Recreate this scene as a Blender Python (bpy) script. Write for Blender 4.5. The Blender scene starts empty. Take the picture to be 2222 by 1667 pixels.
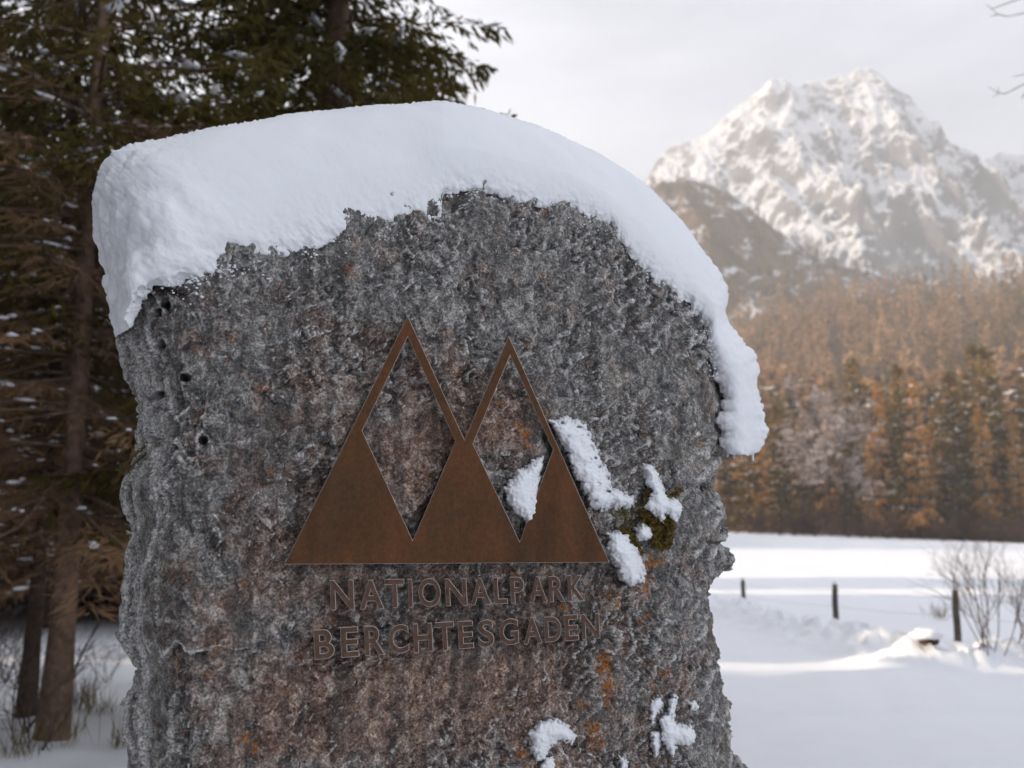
import bpy, math, random
import numpy as np
from mathutils import Vector

random.seed(7)
RNG = np.random.default_rng(11)
scene = bpy.context.scene
COL = scene.collection

# ------------------------------------------------------------------ camera
FPX, PW, PH = 2160.0, 2222.0, 1667.0
HORIZON_ROW = 1195.0
EYE = 1.5
PITCH = math.atan((HORIZON_ROW - PH / 2) / FPX)
cam = bpy.data.cameras.new('camera')
cam.sensor_width = 36.0
cam.lens = 36.0 * FPX / PW
cam.clip_start, cam.clip_end = 0.05, 6000.0
cam.dof.use_dof = True
cam.dof.focus_distance = 2.05
cam.dof.aperture_fstop = 3.8
cam_o = bpy.data.objects.new('camera', cam)
cam_o.location = (0, 0, EYE)
cam_o.rotation_euler = (math.pi / 2 + PITCH, 0, 0)
COL.objects.link(cam_o)
scene.camera = cam_o

# ------------------------------------------------------------------ sky, sun, exposure
SUN_EL = math.radians(15.0)
SUN_AZ = math.radians(-90.0)            # seen from the stone, the sun stands to the left
world = bpy.data.worlds.new('World')
scene.world = world
world.use_nodes = True
wn, wl = world.node_tree.nodes, world.node_tree.links
wn.clear()
out = wn.new('ShaderNodeOutputWorld')
bg = wn.new('ShaderNodeBackground')
bg.inputs['Strength'].default_value = 0.1
sky = wn.new('ShaderNodeTexSky')
sky.sky_type = 'NISHITA'
sky.sun_disc = False
sky.sun_elevation = SUN_EL
sky.sun_rotation = SUN_AZ
sky.altitude = 700
sky.dust_density = 1.5
tc = wn.new('ShaderNodeTexCoord')
mp = wn.new('ShaderNodeMapping')
mp.inputs['Scale'].default_value = (1.2, 1.2, 4.0)
mp.inputs['Rotation'].default_value = (0.25, 0.35, 0.2)
nz = wn.new('ShaderNodeTexNoise')
nz.inputs['Scale'].default_value = 2.2
nz.inputs['Detail'].default_value = 5
nz.inputs['Roughness'].default_value = 0.55
rp = wn.new('ShaderNodeMapRange')
rp.inputs['From Min'].default_value = 0.3
rp.inputs['From Max'].default_value = 0.7
rp.inputs['To Min'].default_value = 0.50
rp.inputs['To Max'].default_value = 0.9
mx = wn.new('ShaderNodeMix')
mx.data_type = 'RGBA'
mx.inputs[7].default_value = (9.0, 9.4, 10.5, 1)      # thin veil of cirrus
wl.new(tc.outputs['Generated'], mp.inputs['Vector'])
wl.new(mp.outputs['Vector'], nz.inputs['Vector'])
wl.new(nz.outputs['Fac'], rp.inputs['Value'])
wl.new(rp.outputs['Result'], mx.inputs[0])
wl.new(sky.outputs['Color'], mx.inputs[6])
wl.new(mx.outputs[2], bg.inputs['Color'])
wl.new(bg.outputs['Background'], out.inputs['Surface'])

sun = bpy.data.lights.new('sun', 'SUN')
sun.energy = 5.0
sun.angle = math.radians(0.5)
sun.color = (1.0, 0.81, 0.60)
sun_o = bpy.data.objects.new('sun', sun)
to_sun = Vector((math.sin(SUN_AZ) * math.cos(SUN_EL), math.cos(SUN_AZ) * math.cos(SUN_EL), math.sin(SUN_EL)))
sun_o.rotation_euler = to_sun.to_track_quat('Z', 'Y').to_euler()
sun_o.location = (-40, 0, 40)
COL.objects.link(sun_o)

scene.view_settings.view_transform = 'Standard'
scene.view_settings.look = 'None'
scene.view_settings.gamma = 1
scene.view_settings.use_curve_mapping = False
scene.view_settings.exposure = 0.54
scene.cycles.use_denoising = True
scene.cycles.max_bounces = 6
scene.cycles.diffuse_bounces = 3
scene.cycles.volume_bounces = 0
scene.cycles.transparent_max_bounces = 4
scene.cycles.sample_clamp_indirect = 6
scene.cycles.use_adaptive_sampling = True
scene.cycles.adaptive_threshold = 0.02

# ------------------------------------------------------------------ noise
def _hash(ix, iy, iz, seed):
    h = (ix.astype(np.int64) * 374761393 + iy.astype(np.int64) * 668265263 + iz.astype(np.int64) * 2147483647
         + seed * 974634777) & 0xFFFFFFFF
    h = (h ^ (h >> 13)) * 1274126177 & 0xFFFFFFFF
    h = (h ^ (h >> 16)) * 2246822519 & 0xFFFFFFFF
    return ((h ^ (h >> 15)) & 0xFFFFFF) / float(0x1000000)

def noise3(x, y, z, seed=0):
    x, y, z = np.broadcast_arrays(np.asarray(x, float), np.asarray(y, float), np.asarray(z, float))
    ix, iy, iz = np.floor(x), np.floor(y), np.floor(z)
    fx, fy, fz = x - ix, y - iy, z - iz
    sx, sy, sz = [f * f * f * (f * (f * 6 - 15) + 10) for f in (fx, fy, fz)]
    r = 0
    for dx in (0, 1):
        for dy in (0, 1):
            for dz in (0, 1):
                w = (sx if dx else 1 - sx) * (sy if dy else 1 - sy) * (sz if dz else 1 - sz)
                r = r + w * _hash(ix + dx, iy + dy, iz + dz, seed)
    return r * 2 - 1

def noise2(x, y, seed=0):
    x, y = np.broadcast_arrays(np.asarray(x, float), np.asarray(y, float))
    ix, iy = np.floor(x), np.floor(y)
    zz = np.zeros_like(ix)
    fx, fy = x - ix, y - iy
    sx, sy = [f * f * f * (f * (f * 6 - 15) + 10) for f in (fx, fy)]
    r = 0
    for dx in (0, 1):
        for dy in (0, 1):
            gx = _hash(ix + dx, iy + dy, zz, seed) * 2 * math.pi
            w = (sx if dx else 1 - sx) * (sy if dy else 1 - sy)
            r = r + w * (np.cos(gx) * (fx - dx) + np.sin(gx) * (fy - dy))
    return r * 1.5

def fbm2(x, y, seed=0, oct=4, gain=0.5):
    r, a, f, tot = 0, 1, 1, 0
    for o in range(oct):
        r = r + a * noise2(np.asarray(x) * f + o * 17.3, np.asarray(y) * f - o * 9.1, seed + o)
        tot += a; a *= gain; f *= 2.03
    return r / tot

def chips(x, y, seed=0, k=0.9, tilt=0.9):
    """height of a surface broken into small tilted flakes"""
    ix, iy = np.floor(x), np.floor(y)
    zz = np.zeros_like(ix)
    best = np.full(x.shape, -9.0)
    for dx in (-1, 0, 1):
        for dy in (-1, 0, 1):
            cx = ix + dx + _hash(ix + dx, iy + dy, zz, seed)
            cy = iy + dy + _hash(ix + dx, iy + dy, zz, seed + 1)
            a = _hash(ix + dx, iy + dy, zz, seed + 2) * 0.8
            g = _hash(ix + dx, iy + dy, zz, seed + 3) * 2 * math.pi
            ex, ey = x - cx, y - cy
            v = a - k * np.sqrt(ex * ex + ey * ey) + tilt * (np.cos(g) * ex + np.sin(g) * ey)
            best = np.maximum(best, v)
    return best

def sstep(a, b, x):
    t = np.clip((np.asarray(x, float) - a) / (b - a), 0, 1)
    return t * t * (3 - 2 * t)

def blur(a, r):
    for ax in (0, 1):
        c = np.cumsum(np.pad(a, [(r + 1, r) if i == ax else (0, 0) for i in (0, 1)], mode='edge'), axis=ax)
        n = a.shape[ax]
        a = (np.take(c, np.arange(2 * r + 1, 2 * r + 1 + n), axis=ax) - np.take(c, np.arange(0, n), axis=ax)) / (2 * r + 1)
    return a

# ------------------------------------------------------------------ view geometry: photo pixel -> ray
CP, SP = math.cos(PITCH), math.sin(PITCH)
CAMP = np.array([0, 0, EYE])
def ray(px, py):
    a = (np.asarray(px, float) - PW / 2) / FPX
    b = (PH / 2 - np.asarray(py, float)) / FPX
    return np.stack([a, CP - b * SP, SP + b * CP], -1)
def at_depth(px, py, d):
    r = ray(px, py)
    return CAMP + r * (np.asarray(d, float) / r[..., 1])[..., None]

# plane of the carved face of the stone: its right side recedes
ANG = math.radians(35)
UH = np.array([math.cos(ANG), math.sin(ANG), 0.0])
NH = np.array([math.sin(ANG), -math.cos(ANG), 0.0])
P0 = at_depth(960, 1100, 2.0)
def on_face(px, py, n=0.0):
    r = ray(px, py)
    num = (P0 - CAMP) @ NH + np.asarray(n, float)
    return CAMP + r * (num / (r @ NH))[..., None]

# ------------------------------------------------------------------ object helpers
def tag(o, label=None, cat=None, group=None, kind=None):
    if label: o['label'] = label
    if cat: o['category'] = cat
    if group: o['group'] = group
    if kind: o['kind'] = kind
    return o

def empty(name, loc=(0, 0, 0), rz=0.0):
    o = bpy.data.objects.new(name, None)
    o.location = loc
    o.rotation_euler = (0, 0, rz)
    o.empty_display_size = 0.2
    COL.objects.link(o)
    return o

def make_mesh(name, verts, faces, mats, smooth=True, attrs=None, midx=None):
    verts = np.asarray(verts, np.float32).reshape(-1, 3)
    me = bpy.data.meshes.new(name)
    if not isinstance(faces, (list, tuple)):
        faces = [faces]
    faces = [np.asarray(f, np.int32) for f in faces if len(f)]
    me.vertices.add(len(verts))
    me.vertices.foreach_set('co', verts.ravel())
    nl = sum(f.size for f in faces)
    npoly = sum(len(f) for f in faces)
    me.loops.add(nl)
    me.loops.foreach_set('vertex_index', np.concatenate([f.ravel() for f in faces]))
    me.polygons.add(npoly)
    starts, s = [], 0
    for f in faces:
        starts.append(s + np.arange(len(f)) * f.shape[1]); s += f.size
    me.polygons.foreach_set('loop_start', np.concatenate(starts).astype(np.int32))
    me.polygons.foreach_set('use_smooth', np.full(npoly, smooth))
    if midx is not None:
        me.polygons.foreach_set('material_index', np.asarray(midx, np.int32))
    me.update(calc_edges=True)
    for m in (mats if isinstance(mats, (list, tuple)) else [mats]):
        me.materials.append(m)
    for k, v in (attrs or {}).items():
        at = me.attributes.new(k, 'FLOAT', 'POINT')
        at.data.foreach_set('value', np.asarray(v, np.float32).ravel())
    return me

def link(name, me, parent=None, loc=None):
    o = bpy.data.objects.new(name, me)
    COL.objects.link(o)
    if parent: o.parent = parent
    if loc is not None: o.location = loc
    return o

def copy_tree(src, parent=None):
    c = src.copy()
    COL.objects.link(c)
    if parent: c.parent = parent
    for ch in list(src.children):
        copy_tree(ch, c)
    return c

def grid_faces(nr, nc, wrap=False):
    i = np.arange(nr - 1)[:, None]
    j = np.arange(nc if wrap else nc - 1)[None, :]
    j2 = (j + 1) % nc
    return np.stack([i * nc + j, i * nc + j2, (i + 1) * nc + j2, (i + 1) * nc + j], -1).reshape(-1, 4)

class MB:
    def __init__(s): s.v, s.f, s.n = [], [], 0
    def add(s, v, f):
        v = np.asarray(v, float).reshape(-1, 3)
        s.v.append(v); s.f.append(np.asarray(f, int) + s.n); s.n += len(v)
    def tube(s, pts, rad, sides=6):
        pts = np.asarray(pts, float); rad = np.broadcast_to(np.asarray(rad, float), (len(pts),))
        t = np.gradient(pts, axis=0)
        t /= np.linalg.norm(t, axis=1)[:, None] + 1e-9
        ref = np.where(np.abs(t[:, 2:3]) > 0.9, np.array([[1., 0, 0]]), np.array([[0, 0, 1.]]))
        a = np.cross(t, ref); a /= np.linalg.norm(a, axis=1)[:, None] + 1e-9
        b = np.cross(t, a)
        th = np.linspace(0, 2 * math.pi, sides, endpoint=False)
        v = pts[:, None] + rad[:, None, None] * (np.cos(th)[None, :, None] * a[:, None] + np.sin(th)[None, :, None] * b[:, None])
        s.add(v, grid_faces(len(pts), sides, True))
    def quads(s, base, axis, side):
        """elongated diamonds: base point, axis vector, half side vector"""
        n = len(base)
        v = np.stack([base, base + axis * .45 + side, base + axis, base + axis * .45 - side], 1)
        s.add(v, np.arange(4 * n).reshape(-1, 4))
    def lumps(s, c, rx, ry, rz_, az, seed=0):
        """flattened snow lumps: six sided double cones, rounded"""
        n = len(c)
        th = np.linspace(0, 2 * math.pi, 6, endpoint=False)
        vs = []
        for zz, rr in ((-.35, .6), (.0, 1.0), (.6, .65)):
            x = np.cos(th)[None] * rr * rx[:, None] * (1 + .25 * RNG.standard_normal((n, 6)))
            y = np.sin(th)[None] * rr * ry[:, None] * (1 + .25 * RNG.standard_normal((n, 6)))
            ca, sa = np.cos(az)[:, None], np.sin(az)[:, None]
            vs.append(np.stack([x * ca - y * sa, x * sa + y * ca, zz * rz_[:, None] + 0 * x], -1))
        top = np.zeros((n, 1, 3)); top[:, 0, 2] = rz_ * .85
        bot = np.zeros((n, 1, 3)); bot[:, 0, 2] = -rz_ * .4
        v = np.concatenate(vs + [top, bot], 1) + c[:, None]
        f = []
        for r in (0, 1):
            for k in range(6):
                f.append([r * 6 + k, r * 6 + (k + 1) % 6, r * 6 + 6 + (k + 1) % 6, r * 6 + 6 + k])
        for k in range(0, 6, 2):
            f.append([12 + k, 12 + (k + 1) % 6, 12 + (k + 2) % 6, 18])
            f.append([(k + 2) % 6, (k + 1) % 6, k, 19])
        f = np.array(f)
        s.add(v, (np.arange(n)[:, None, None] * 20 + f[None]).reshape(-1, 4))
    def mesh(s, name, mats, smooth=True):
        return make_mesh(name, np.concatenate(s.v), np.concatenate(s.f), mats, smooth)

# ------------------------------------------------------------------ materials
def new_mat(name):
    m = bpy.data.materials.new(name)
    m.use_nodes = True
    nt = m.node_tree
    return m, nt.nodes, nt.links, nt.nodes['Principled BSDF']

def noise_node(n, l, scale, detail=4, rough=.55, coord='Object', dist=0.0):
    t = n.new('ShaderNodeTexCoord'); z = n.new('ShaderNodeTexNoise')
    z.inputs['Scale'].default_value = scale; z.inputs['Detail'].default_value = detail
    z.inputs['Roughness'].default_value = rough; z.inputs['Distortion'].default_value = dist
    l.new(t.outputs[coord], z.inputs['Vector'])
    return z.outputs['Fac']

def ramp(n, l, fac, stops):
    r = n.new('ShaderNodeValToRGB')
    e = r.color_ramp.elements
    while len(e) < len(stops): e.new(0.5)
    for k, (p, c) in enumerate(stops):
        e[k].position = p; e[k].color = (*c, 1) if len(c) == 3 else c
    l.new(fac, r.inputs['Fac'])
    return r.outputs['Color']

def mixc(n, l, fac, a, b):
    m = n.new('ShaderNodeMix'); m.data_type = 'RGBA'
    for sock, val in ((0, fac), (6, a), (7, b)):
        if hasattr(val, 'is_output'): l.new(val, m.inputs[sock])
        else: m.inputs[sock].default_value = val if sock == 0 else (*val, 1)
    return m.outputs[2]

def bump(n, l, h, strength, dist, bsdf):
    b = n.new('ShaderNodeBump')
    b.inputs['Strength'].default_value = strength
    b.inputs['Distance'].default_value = dist
    l.new(h, b.inputs['Height'])
    l.new(b.outputs['Normal'], bsdf.inputs['Normal'])
    return b

def attr(n, name):
    a = n.new('ShaderNodeAttribute'); a.attribute_name = name
    return a.outputs['Fac']

def mat_simple(name, c1, c2, scale, rough=.85, bscale=None, bdist=.01, spec=.2):
    m, n, l, b = new_mat(name)
    l.new(ramp(n, l, noise_node(n, l, scale), [(.3, c1), (.7, c2)]), b.inputs['Base Color'])
    b.inputs['Roughness'].default_value = rough
    b.inputs['Specular IOR Level'].default_value = spec
    if bscale: bump(n, l, noise_node(n, l, bscale, 5), .6, bdist, b)
    return m

def mat_snow(name, grain=600, bd=.0015, lumps=None):
    m, n, l, b = new_mat(name)
    l.new(ramp(n, l, noise_node(n, l, 3.0), [(.3, (.79, .80, .83)), (.7, (.82, .825, .84))]), b.inputs['Base Color'])
    b.inputs['Roughness'].default_value = .6
    b.inputs['Specular IOR Level'].default_value = .25
    b.inputs['Subsurface Weight'].default_value = 0.0
    h = noise_node(n, l, grain, 6, .7)
    bump(n, l, h, .55, bd, b)
    return m

def mat_leaf(name, c1, c2, scale, trans=.35):
    m, n, l, b = new_mat(name)
    col = ramp(n, l, noise_node(n, l, scale, 3), [(.35, c1), (.65, c2)])
    d = n.new('ShaderNodeBsdfDiffuse'); t = n.new('ShaderNodeBsdfTranslucent'); x = n.new('ShaderNodeMixShader')
    x.inputs['Fac'].default_value = trans
    l.new(col, d.inputs['Color']); l.new(col, t.inputs['Color'])
    l.new(d.outputs[0], x.inputs[1]); l.new(t.outputs[0], x.inputs[2])
    l.new(x.outputs[0], n['Material Output'].inputs['Surface'])
    n.remove(b)
    return m

M = {}
M['snow'] = mat_snow('snow', 500, .0006)
M['snow_ground'] = mat_snow('snow_ground', 60, .01)
M['snow_far'] = mat_simple('snow_far', (.84, .86, .9), (.88, .885, .895), 1.0, .6)
M['bark'] = mat_simple('bark', (.085, .052, .036), (.22, .14, .10), 14, .95, 40, .02)
M['bark_dark'] = mat_simple('bark_dark', (.04, .027, .02), (.10, .063, .044), 14, .95, 40, .02)
M['needle'] = mat_leaf('needle', (.052, .046, .014), (.13, .10, .03), .9)
M['needle_dark'] = mat_leaf('needle_dark', (.052, .043, .016), (.135, .094, .036), .7)
M['dead_twig'] = mat_leaf('dead_twig', (.12, .072, .041), (.28, .165, .092), .8, .1)
M['larch'] = mat_leaf('larch', (.32, .165, .05), (.54, .29, .095), .25)
M['far_spruce'] = mat_leaf('far_spruce', (.085, .06, .024), (.27, .175, .065), .2)
M['frost_twig'] = mat_leaf('frost_twig', (.30, .25, .235), (.5, .44, .42), .3, .2)
M['hill_larch'] = mat_leaf('hill_larch', (.15, .085, .046), (.52, .33, .19), .12)
M['shrub'] = mat_simple('shrub', (.05, .035, .028), (.12, .085, .07), 5, .9)
M['thicket'] = mat_leaf('thicket', (.055, .037, .031), (.12, .08, .065), .3, .1)
M['grass'] = mat_leaf('grass', (.12, .09, .04), (.24, .19, .09), 3)
M['post'] = mat_simple('post', (.05, .042, .032), (.13, .11, .085), 9, .95, 60, .01)
M['wire'] = mat_simple('wire', (.15, .15, .15), (.25, .24, .23), 9, .5)

# stone: grey, dusky pink and tan limestone with rime on its crests, lichen and moss stains
def mat_stone():
    m, n, l, b = new_mat('limestone')
    big = noise_node(n, l, 9, 5, .6)
    mid = noise_node(n, l, 38, 7, .72, dist=.8)
    fine = noise_node(n, l, 300, 4, .7)
    grey = ramp(n, l, mid, [(.34, (.030, .030, .030)), (.49, (.145, .140, .134)), (.62, (.37, .355, .335))])
    pink = ramp(n, l, mid, [(.34, (.034, .021, .017)), (.45, (.125, .076, .058)), (.54, (.25, .165, .125)), (.65, (.45, .37, .30))])
    tan = ramp(n, l, fine, [(.3, (.26, .225, .19)), (.7, (.40, .36, .31))])
    lich = ramp(n, l, fine, [(.3, (.20, .065, .012)), (.7, (.40, .15, .03))])
    moss = ramp(n, l, fine, [(.3, (.045, .04, .012)), (.7, (.15, .12, .035))])
    c = mixc(n, l, attr(n, 'pink'), grey, pink)
    c = mixc(n, l, attr(n, 'pale'), c, tan)
    sm = n.new('ShaderNodeMath'); sm.operation = 'MULTIPLY'; sm.inputs[1].default_value = .62
    l.new(attr(n, 'streak'), sm.inputs[0])
    c = mixc(n, l, sm.outputs[0], c, (.035, .031, .029))
    c = mixc(n, l, attr(n, 'lichen'), c, lich)
    c = mixc(n, l, attr(n, 'moss'), c, moss)
    c = mixc(n, l, attr(n, 'soil_pit_shade'), c, (.022, .015, .011))
    c = mixc(n, l, attr(n, 'rime'), c, (.62, .61, .60))
    grit = ramp(n, l, noise_node(n, l, 210, 3, .75), [(.38, (.34, .33, .32)), (.5, (1, 1, 1)), (.62, (1.75, 1.72, 1.68))])
    mm = n.new('ShaderNodeMix'); mm.data_type = 'RGBA'; mm.blend_type = 'MULTIPLY'; mm.inputs[0].default_value = .85
    l.new(c, mm.inputs[6]); l.new(grit, mm.inputs[7])
    l.new(mm.outputs[2], b.inputs['Base Color'])
    b.inputs['Roughness'].default_value = .62
    b.inputs['Specular IOR Level'].default_value = .28
    bump(n, l, fine, .6, .003, b)
    return m
M['stone'] = mat_stone()

def mat_rust():
    m, n, l, b = new_mat('rusted_steel')
    big = noise_node(n, l, 7, 4, .6, dist=.5)
    fine = noise_node(n, l, 120, 5, .7)
    a = ramp(n, l, big, [(.32, (.052, .036, .020)), (.5, (.098, .043, .018)), (.68, (.138, .055, .020))])
    d = ramp(n, l, fine, [(.35, (.048, .027, .015)), (.7, (.14, .060, .024))])
    t = n.new('ShaderNodeTexCoord'); mpg = n.new('ShaderNodeMapping'); zz = n.new('ShaderNodeTexNoise')
    mpg.inputs['Scale'].default_value = (13, 13, 5)
    zz.inputs['Scale'].default_value = 1.0; zz.inputs['Detail'].default_value = 5; zz.inputs['Roughness'].default_value = .6
    l.new(t.outputs['Object'], mpg.inputs['Vector']); l.new(mpg.outputs['Vector'], zz.inputs['Vector'])
    st = ramp(n, l, zz.outputs['Fac'], [(.30, (.50, .55, .60)), (.5, (1, 1, 1)), (.70, (1.35, 1.14, 1.0))])
    mm = n.new('ShaderNodeMix'); mm.data_type = 'RGBA'; mm.blend_type = 'MULTIPLY'; mm.inputs[0].default_value = .7
    l.new(mixc(n, l, .5, a, d), mm.inputs[6]); l.new(st, mm.inputs[7])
    l.new(mm.outputs[2], b.inputs['Base Color'])
    b.inputs['Roughness'].default_value = .7
    b.inputs['Metallic'].default_value = 0
    b.inputs['Specular IOR Level'].default_value = .12
    bump(n, l, fine, .25, .0006, b)
    return m
M['rust'] = mat_rust()
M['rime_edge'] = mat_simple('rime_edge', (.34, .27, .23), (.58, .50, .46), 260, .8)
M['letter_face'] = mat_simple('letter_face', (.066, .038, .027), (.125, .074, .053), 90, .75, 400, .0005, .12)

# ------------------------------------------------------------------ ground
def ground_z(x, y):
    x = np.asarray(x, float); y = np.asarray(y, float)
    z = 1.05 * sstep(24, 62, y) * np.clip((y - 24) / 30, 0, 1) + np.clip(y - 54, 0, 62) * .046
    z = z - .035 * np.clip(x - 18, 0, 45) * sstep(40, 110, y) - .0
    z = z + .05 * fbm2(x * .35, y * .35, 3, 3) * sstep(4, 12, y) + .012 * fbm2(x * 2.2, y * 2.2, 5, 3)
    # ploughed bank along the fence
    yy = np.clip(y, 12.8, 29)
    axis = np.interp(yy, [12.8, 14, 17, 20, 27, 29], [5.6, 5.5, 5.3, 5.2, 5.3, 5.2])
    w = np.exp(-((x - axis) / .75) ** 2) * sstep(12.6, 13.3, y) * (1 - sstep(27, 30, y))
    w2 = np.exp(-((y - 13.6) / .45) ** 2) * sstep(5.0, 5.6, x) * (1 - sstep(6.2, 10, x))
    w = np.maximum(w, w2)
    l = .45 + .8 * fbm2(x * 1.6, y * 1.6, 21, 3) + .7 * np.abs(noise2(x * 3.6, y * 3.6, 23)) + .35 * np.abs(noise2(x * 8, y * 8, 24))
    z = z + .36 * w * np.clip(l, 0, 2)
    z = z + .035 * fbm2(x * .5 + 3, y * .9, 61, 3) * sstep(4.5, 7, y) * (1 - sstep(12, 13, y)) * sstep(.5, 2, x)
    z = z + .030 * np.exp(-((y - 9.0 - .12 * x) / .22) ** 2) * sstep(1.5, 2.5, x) + .022 * np.exp(-((y - 7.4 + .05 * x) / .18) ** 2) * sstep(1.2, 2.2, x)
    # lumpy forest floor on the left
    lf = sstep(1.0, 3.0, -x - .1 * y) * (1 - sstep(30, 45, y))
    z = z + lf * (.13 * fbm2(x * .9, y * .9, 31, 4) + .05)
    return z

def build_ground():
    def axis(lo, hi, n, fine):
        t = np.linspace(-1, 1, n)
        s = np.sinh(t * fine) / math.sinh(fine)
        return s
    ys = np.concatenate([np.linspace(-60, 3, 14)[:-1], 3 + 117 * (np.linspace(0, 1, 330) ** 2.2), np.linspace(120, 1300, 40)[1:]])
    xs = np.concatenate([-np.geomspace(280, 14, 30), np.linspace(-14, 14, 320)[1:-1], np.geomspace(14, 900, 46)])
    X, Y = np.meshgrid(xs, ys)
    Z = ground_z(X, Y)
    me = make_mesh('snow_ground', np.stack([X, Y, Z], -1), grid_faces(len(ys), len(xs)), M['snow_ground'])
    tag(link('snow_ground', me), kind='structure')
build_ground()

def gp(px, py):
    """point where the ray of a photo pixel meets the ground"""
    r = ray(px, py)
    lo, hi = 3.0, 120.0
    for d in np.arange(3, 120, .05):
        p = CAMP + r * (d / r[1])
        if p[2] <= float(ground_z(p[0], p[1])):
            return p
    return CAMP + r * (100 / r[1])

# ------------------------------------------------------------------ mountains and hills
def cinterp(x, pts):
    p = np.asarray(pts, float)
    return np.interp(x, p[:, 0], p[:, 1])

def massif(name, ridge, depth, run, back, res, relief, mat, fscale, seed, label=None, xpad=(0, 0), slope=1.0, foot=None, attrs=None):
    """terrain that climbs from depth-run to a ridge at 'depth' whose crest follows the ridge line, and falls behind"""
    rp_ = np.asarray(ridge, float)
    P = at_depth(rp_[:, 0], rp_[:, 1], np.full(len(rp_), depth))
    xs = np.linspace(P[0, 0] - xpad[0], P[-1, 0] + xpad[1], res[0])
    zr = np.interp(xs, P[:, 0], P[:, 2])
    zr = zr + relief * .22 * fbm2(xs / (relief * .55), xs * 0 + seed, seed, 4)
    dd = np.concatenate([np.linspace(-1, 0, res[1]), np.linspace(0, 1, max(6, res[1] // 5))[1:]])
    X, D = np.meshgrid(xs, dd)
    Y = depth + np.where(D < 0, D * run, D * back)
    prof = np.where(D < 0, np.maximum(1 + D, 0) ** slope, np.maximum(1 - D, 0))
    fz = 0.0 if foot is None else foot
    w = np.sin(np.clip(np.abs(D), 0, 1) * math.pi) ** .7
    wx = X + relief * .4 * fbm2(X / fscale * .7, Y / fscale * .7, seed + 4, 3) * w
    wy = Y + relief * .4 * fbm2(X / fscale * .7 + 31, Y / fscale * .7, seed + 5, 3) * w
    rid = 0; a = 1.0; f = 1.0
    for o in range(7):
        rid = rid + a * (1.5 * np.clip(1 - 1.25 * np.abs(noise2(wx / fscale * f * 1.0, wy / fscale * f * .55, seed + 10 + o)), 0, 1) ** 2 - .75); a *= .56; f *= 2.1
    Z = fz + (zr[None] - fz) * prof + relief * rid * w * .5 - relief * .25 * w
    Z += relief * .05 * rid * (D < 0.02)
    me = make_mesh(name, np.stack([X, Y, Z], -1), grid_faces(len(dd), len(xs)), mat)
    o = tag(link(name, me), kind='structure')
    return o, (X, Y, Z)

def mat_mountain(name, rock1, rock2, lo, hi, sc, nsc):
    m, n, l, b = new_mat(name)
    g = n.new('ShaderNodeNewGeometry')
    s = n.new('ShaderNodeSeparateXYZ'); l.new(g.outputs['Normal'], s.inputs[0])
    k = noise_node(n, l, nsc, 7, .68)
    k2 = noise_node(n, l, nsc * .22, 5, .6)
    a1 = n.new('ShaderNodeMath'); a1.operation = 'MULTIPLY_ADD'
    l.new(k, a1.inputs[0]); a1.inputs[1].default_value = 1.1; l.new(s.outputs['Z'], a1.inputs[2])
    a2 = n.new('ShaderNodeMath'); a2.operation = 'MULTIPLY_ADD'
    l.new(k2, a2.inputs[0]); a2.inputs[1].default_value = 1.2; l.new(a1.outputs[0], a2.inputs[2])
    r = n.new('ShaderNodeMapRange')
    r.inputs['From Min'].default_value = lo; r.inputs['From Max'].default_value = hi
    l.new(a2.outputs[0], r.inputs['Value'])
    rock = ramp(n, l, noise_node(n, l, sc, 5, .6), [(.3, rock1), (.7, rock2)])
    l.new(mixc(n, l, r.outputs[0], rock, (.86, .87, .89)), b.inputs['Base Color'])
    b.inputs['Roughness'].default_value = .9
    b.inputs['Specular IOR Level'].default_value = .1
    bump(n, l, k, .8, 4.0, b)
    return m
M['mountain'] = mat_mountain('mountain_rock', (.13, .132, .148), (.33, .325, .33), 1.56, 1.74, .03, .17)
M['spur'] = mat_mountain('spur_rock', (.055, .045, .036), (.28, .185, .12), 1.88, 2.08, .05, .30)
M['hill'] = mat_mountain('hill_ground', (.10, .065, .04), (.18, .12, .08), 2.5, 2.8, .05, .1)

peak = [(900, 600), (1200, 480), (1330, 440), (1400, 395), (1425, 345), (1450, 325), (1490, 315), (1530, 290), (1570, 262), (1600, 238), (1640, 200), (1668, 178), (1700, 172),
        (1725, 185), (1755, 180), (1790, 185), (1815, 165), (1850, 150), (1880, 146), (1905, 165), (1940, 190), (1965, 205),
        (1995, 240), (2025, 280), (2040, 305), (2065, 340), (2095, 362), (2115, 368), (2135, 350), (2170, 335), (2222, 338), (2300, 330), (2420, 380), (2700, 470), (3000, 560)]
massif('mountain', peak, 900, 330, 260, (480, 250), 52, M['mountain'], 120, 2, slope=.85, foot=40)
spur = [(900, 700), (1250, 520), (1380, 420), (1425, 392), (1470, 385), (1520, 392), (1570, 412), (1610, 438), (1650, 470), (1700, 510), (1760, 550), (1850, 580),
        (1930, 603), (2050, 640), (2222, 690), (2500, 760)]
_, SG = massif('mountain_spur', spur, 560, 190, 120, (240, 90), 16, M['spur'], 42, 8, slope=.9, foot=20)
crest = [(800, 860), (1300, 800), (1500, 755), (1600, 722), (1700, 694), (1800, 676), (1900, 664), (2000, 657), (2100, 645), (2222, 622), (2400, 590), (2800, 540), (3200, 560)]
hill_o, HG = massif('wooded_hill', crest, 400, 290, 100, (140, 80), 5, M['hill'], 60, 14, slope=1.25, foot=2.0)
HX, HY, HZ = HG
def hill_z(x, y):
    i = np.clip(np.searchsorted(HY[:, 0], y), 1, len(HY) - 1)
    return np.array([np.interp(xx, HX[0], HZ[ii]) for xx, ii in zip(np.atleast_1d(x), np.atleast_1d(i))])

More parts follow.
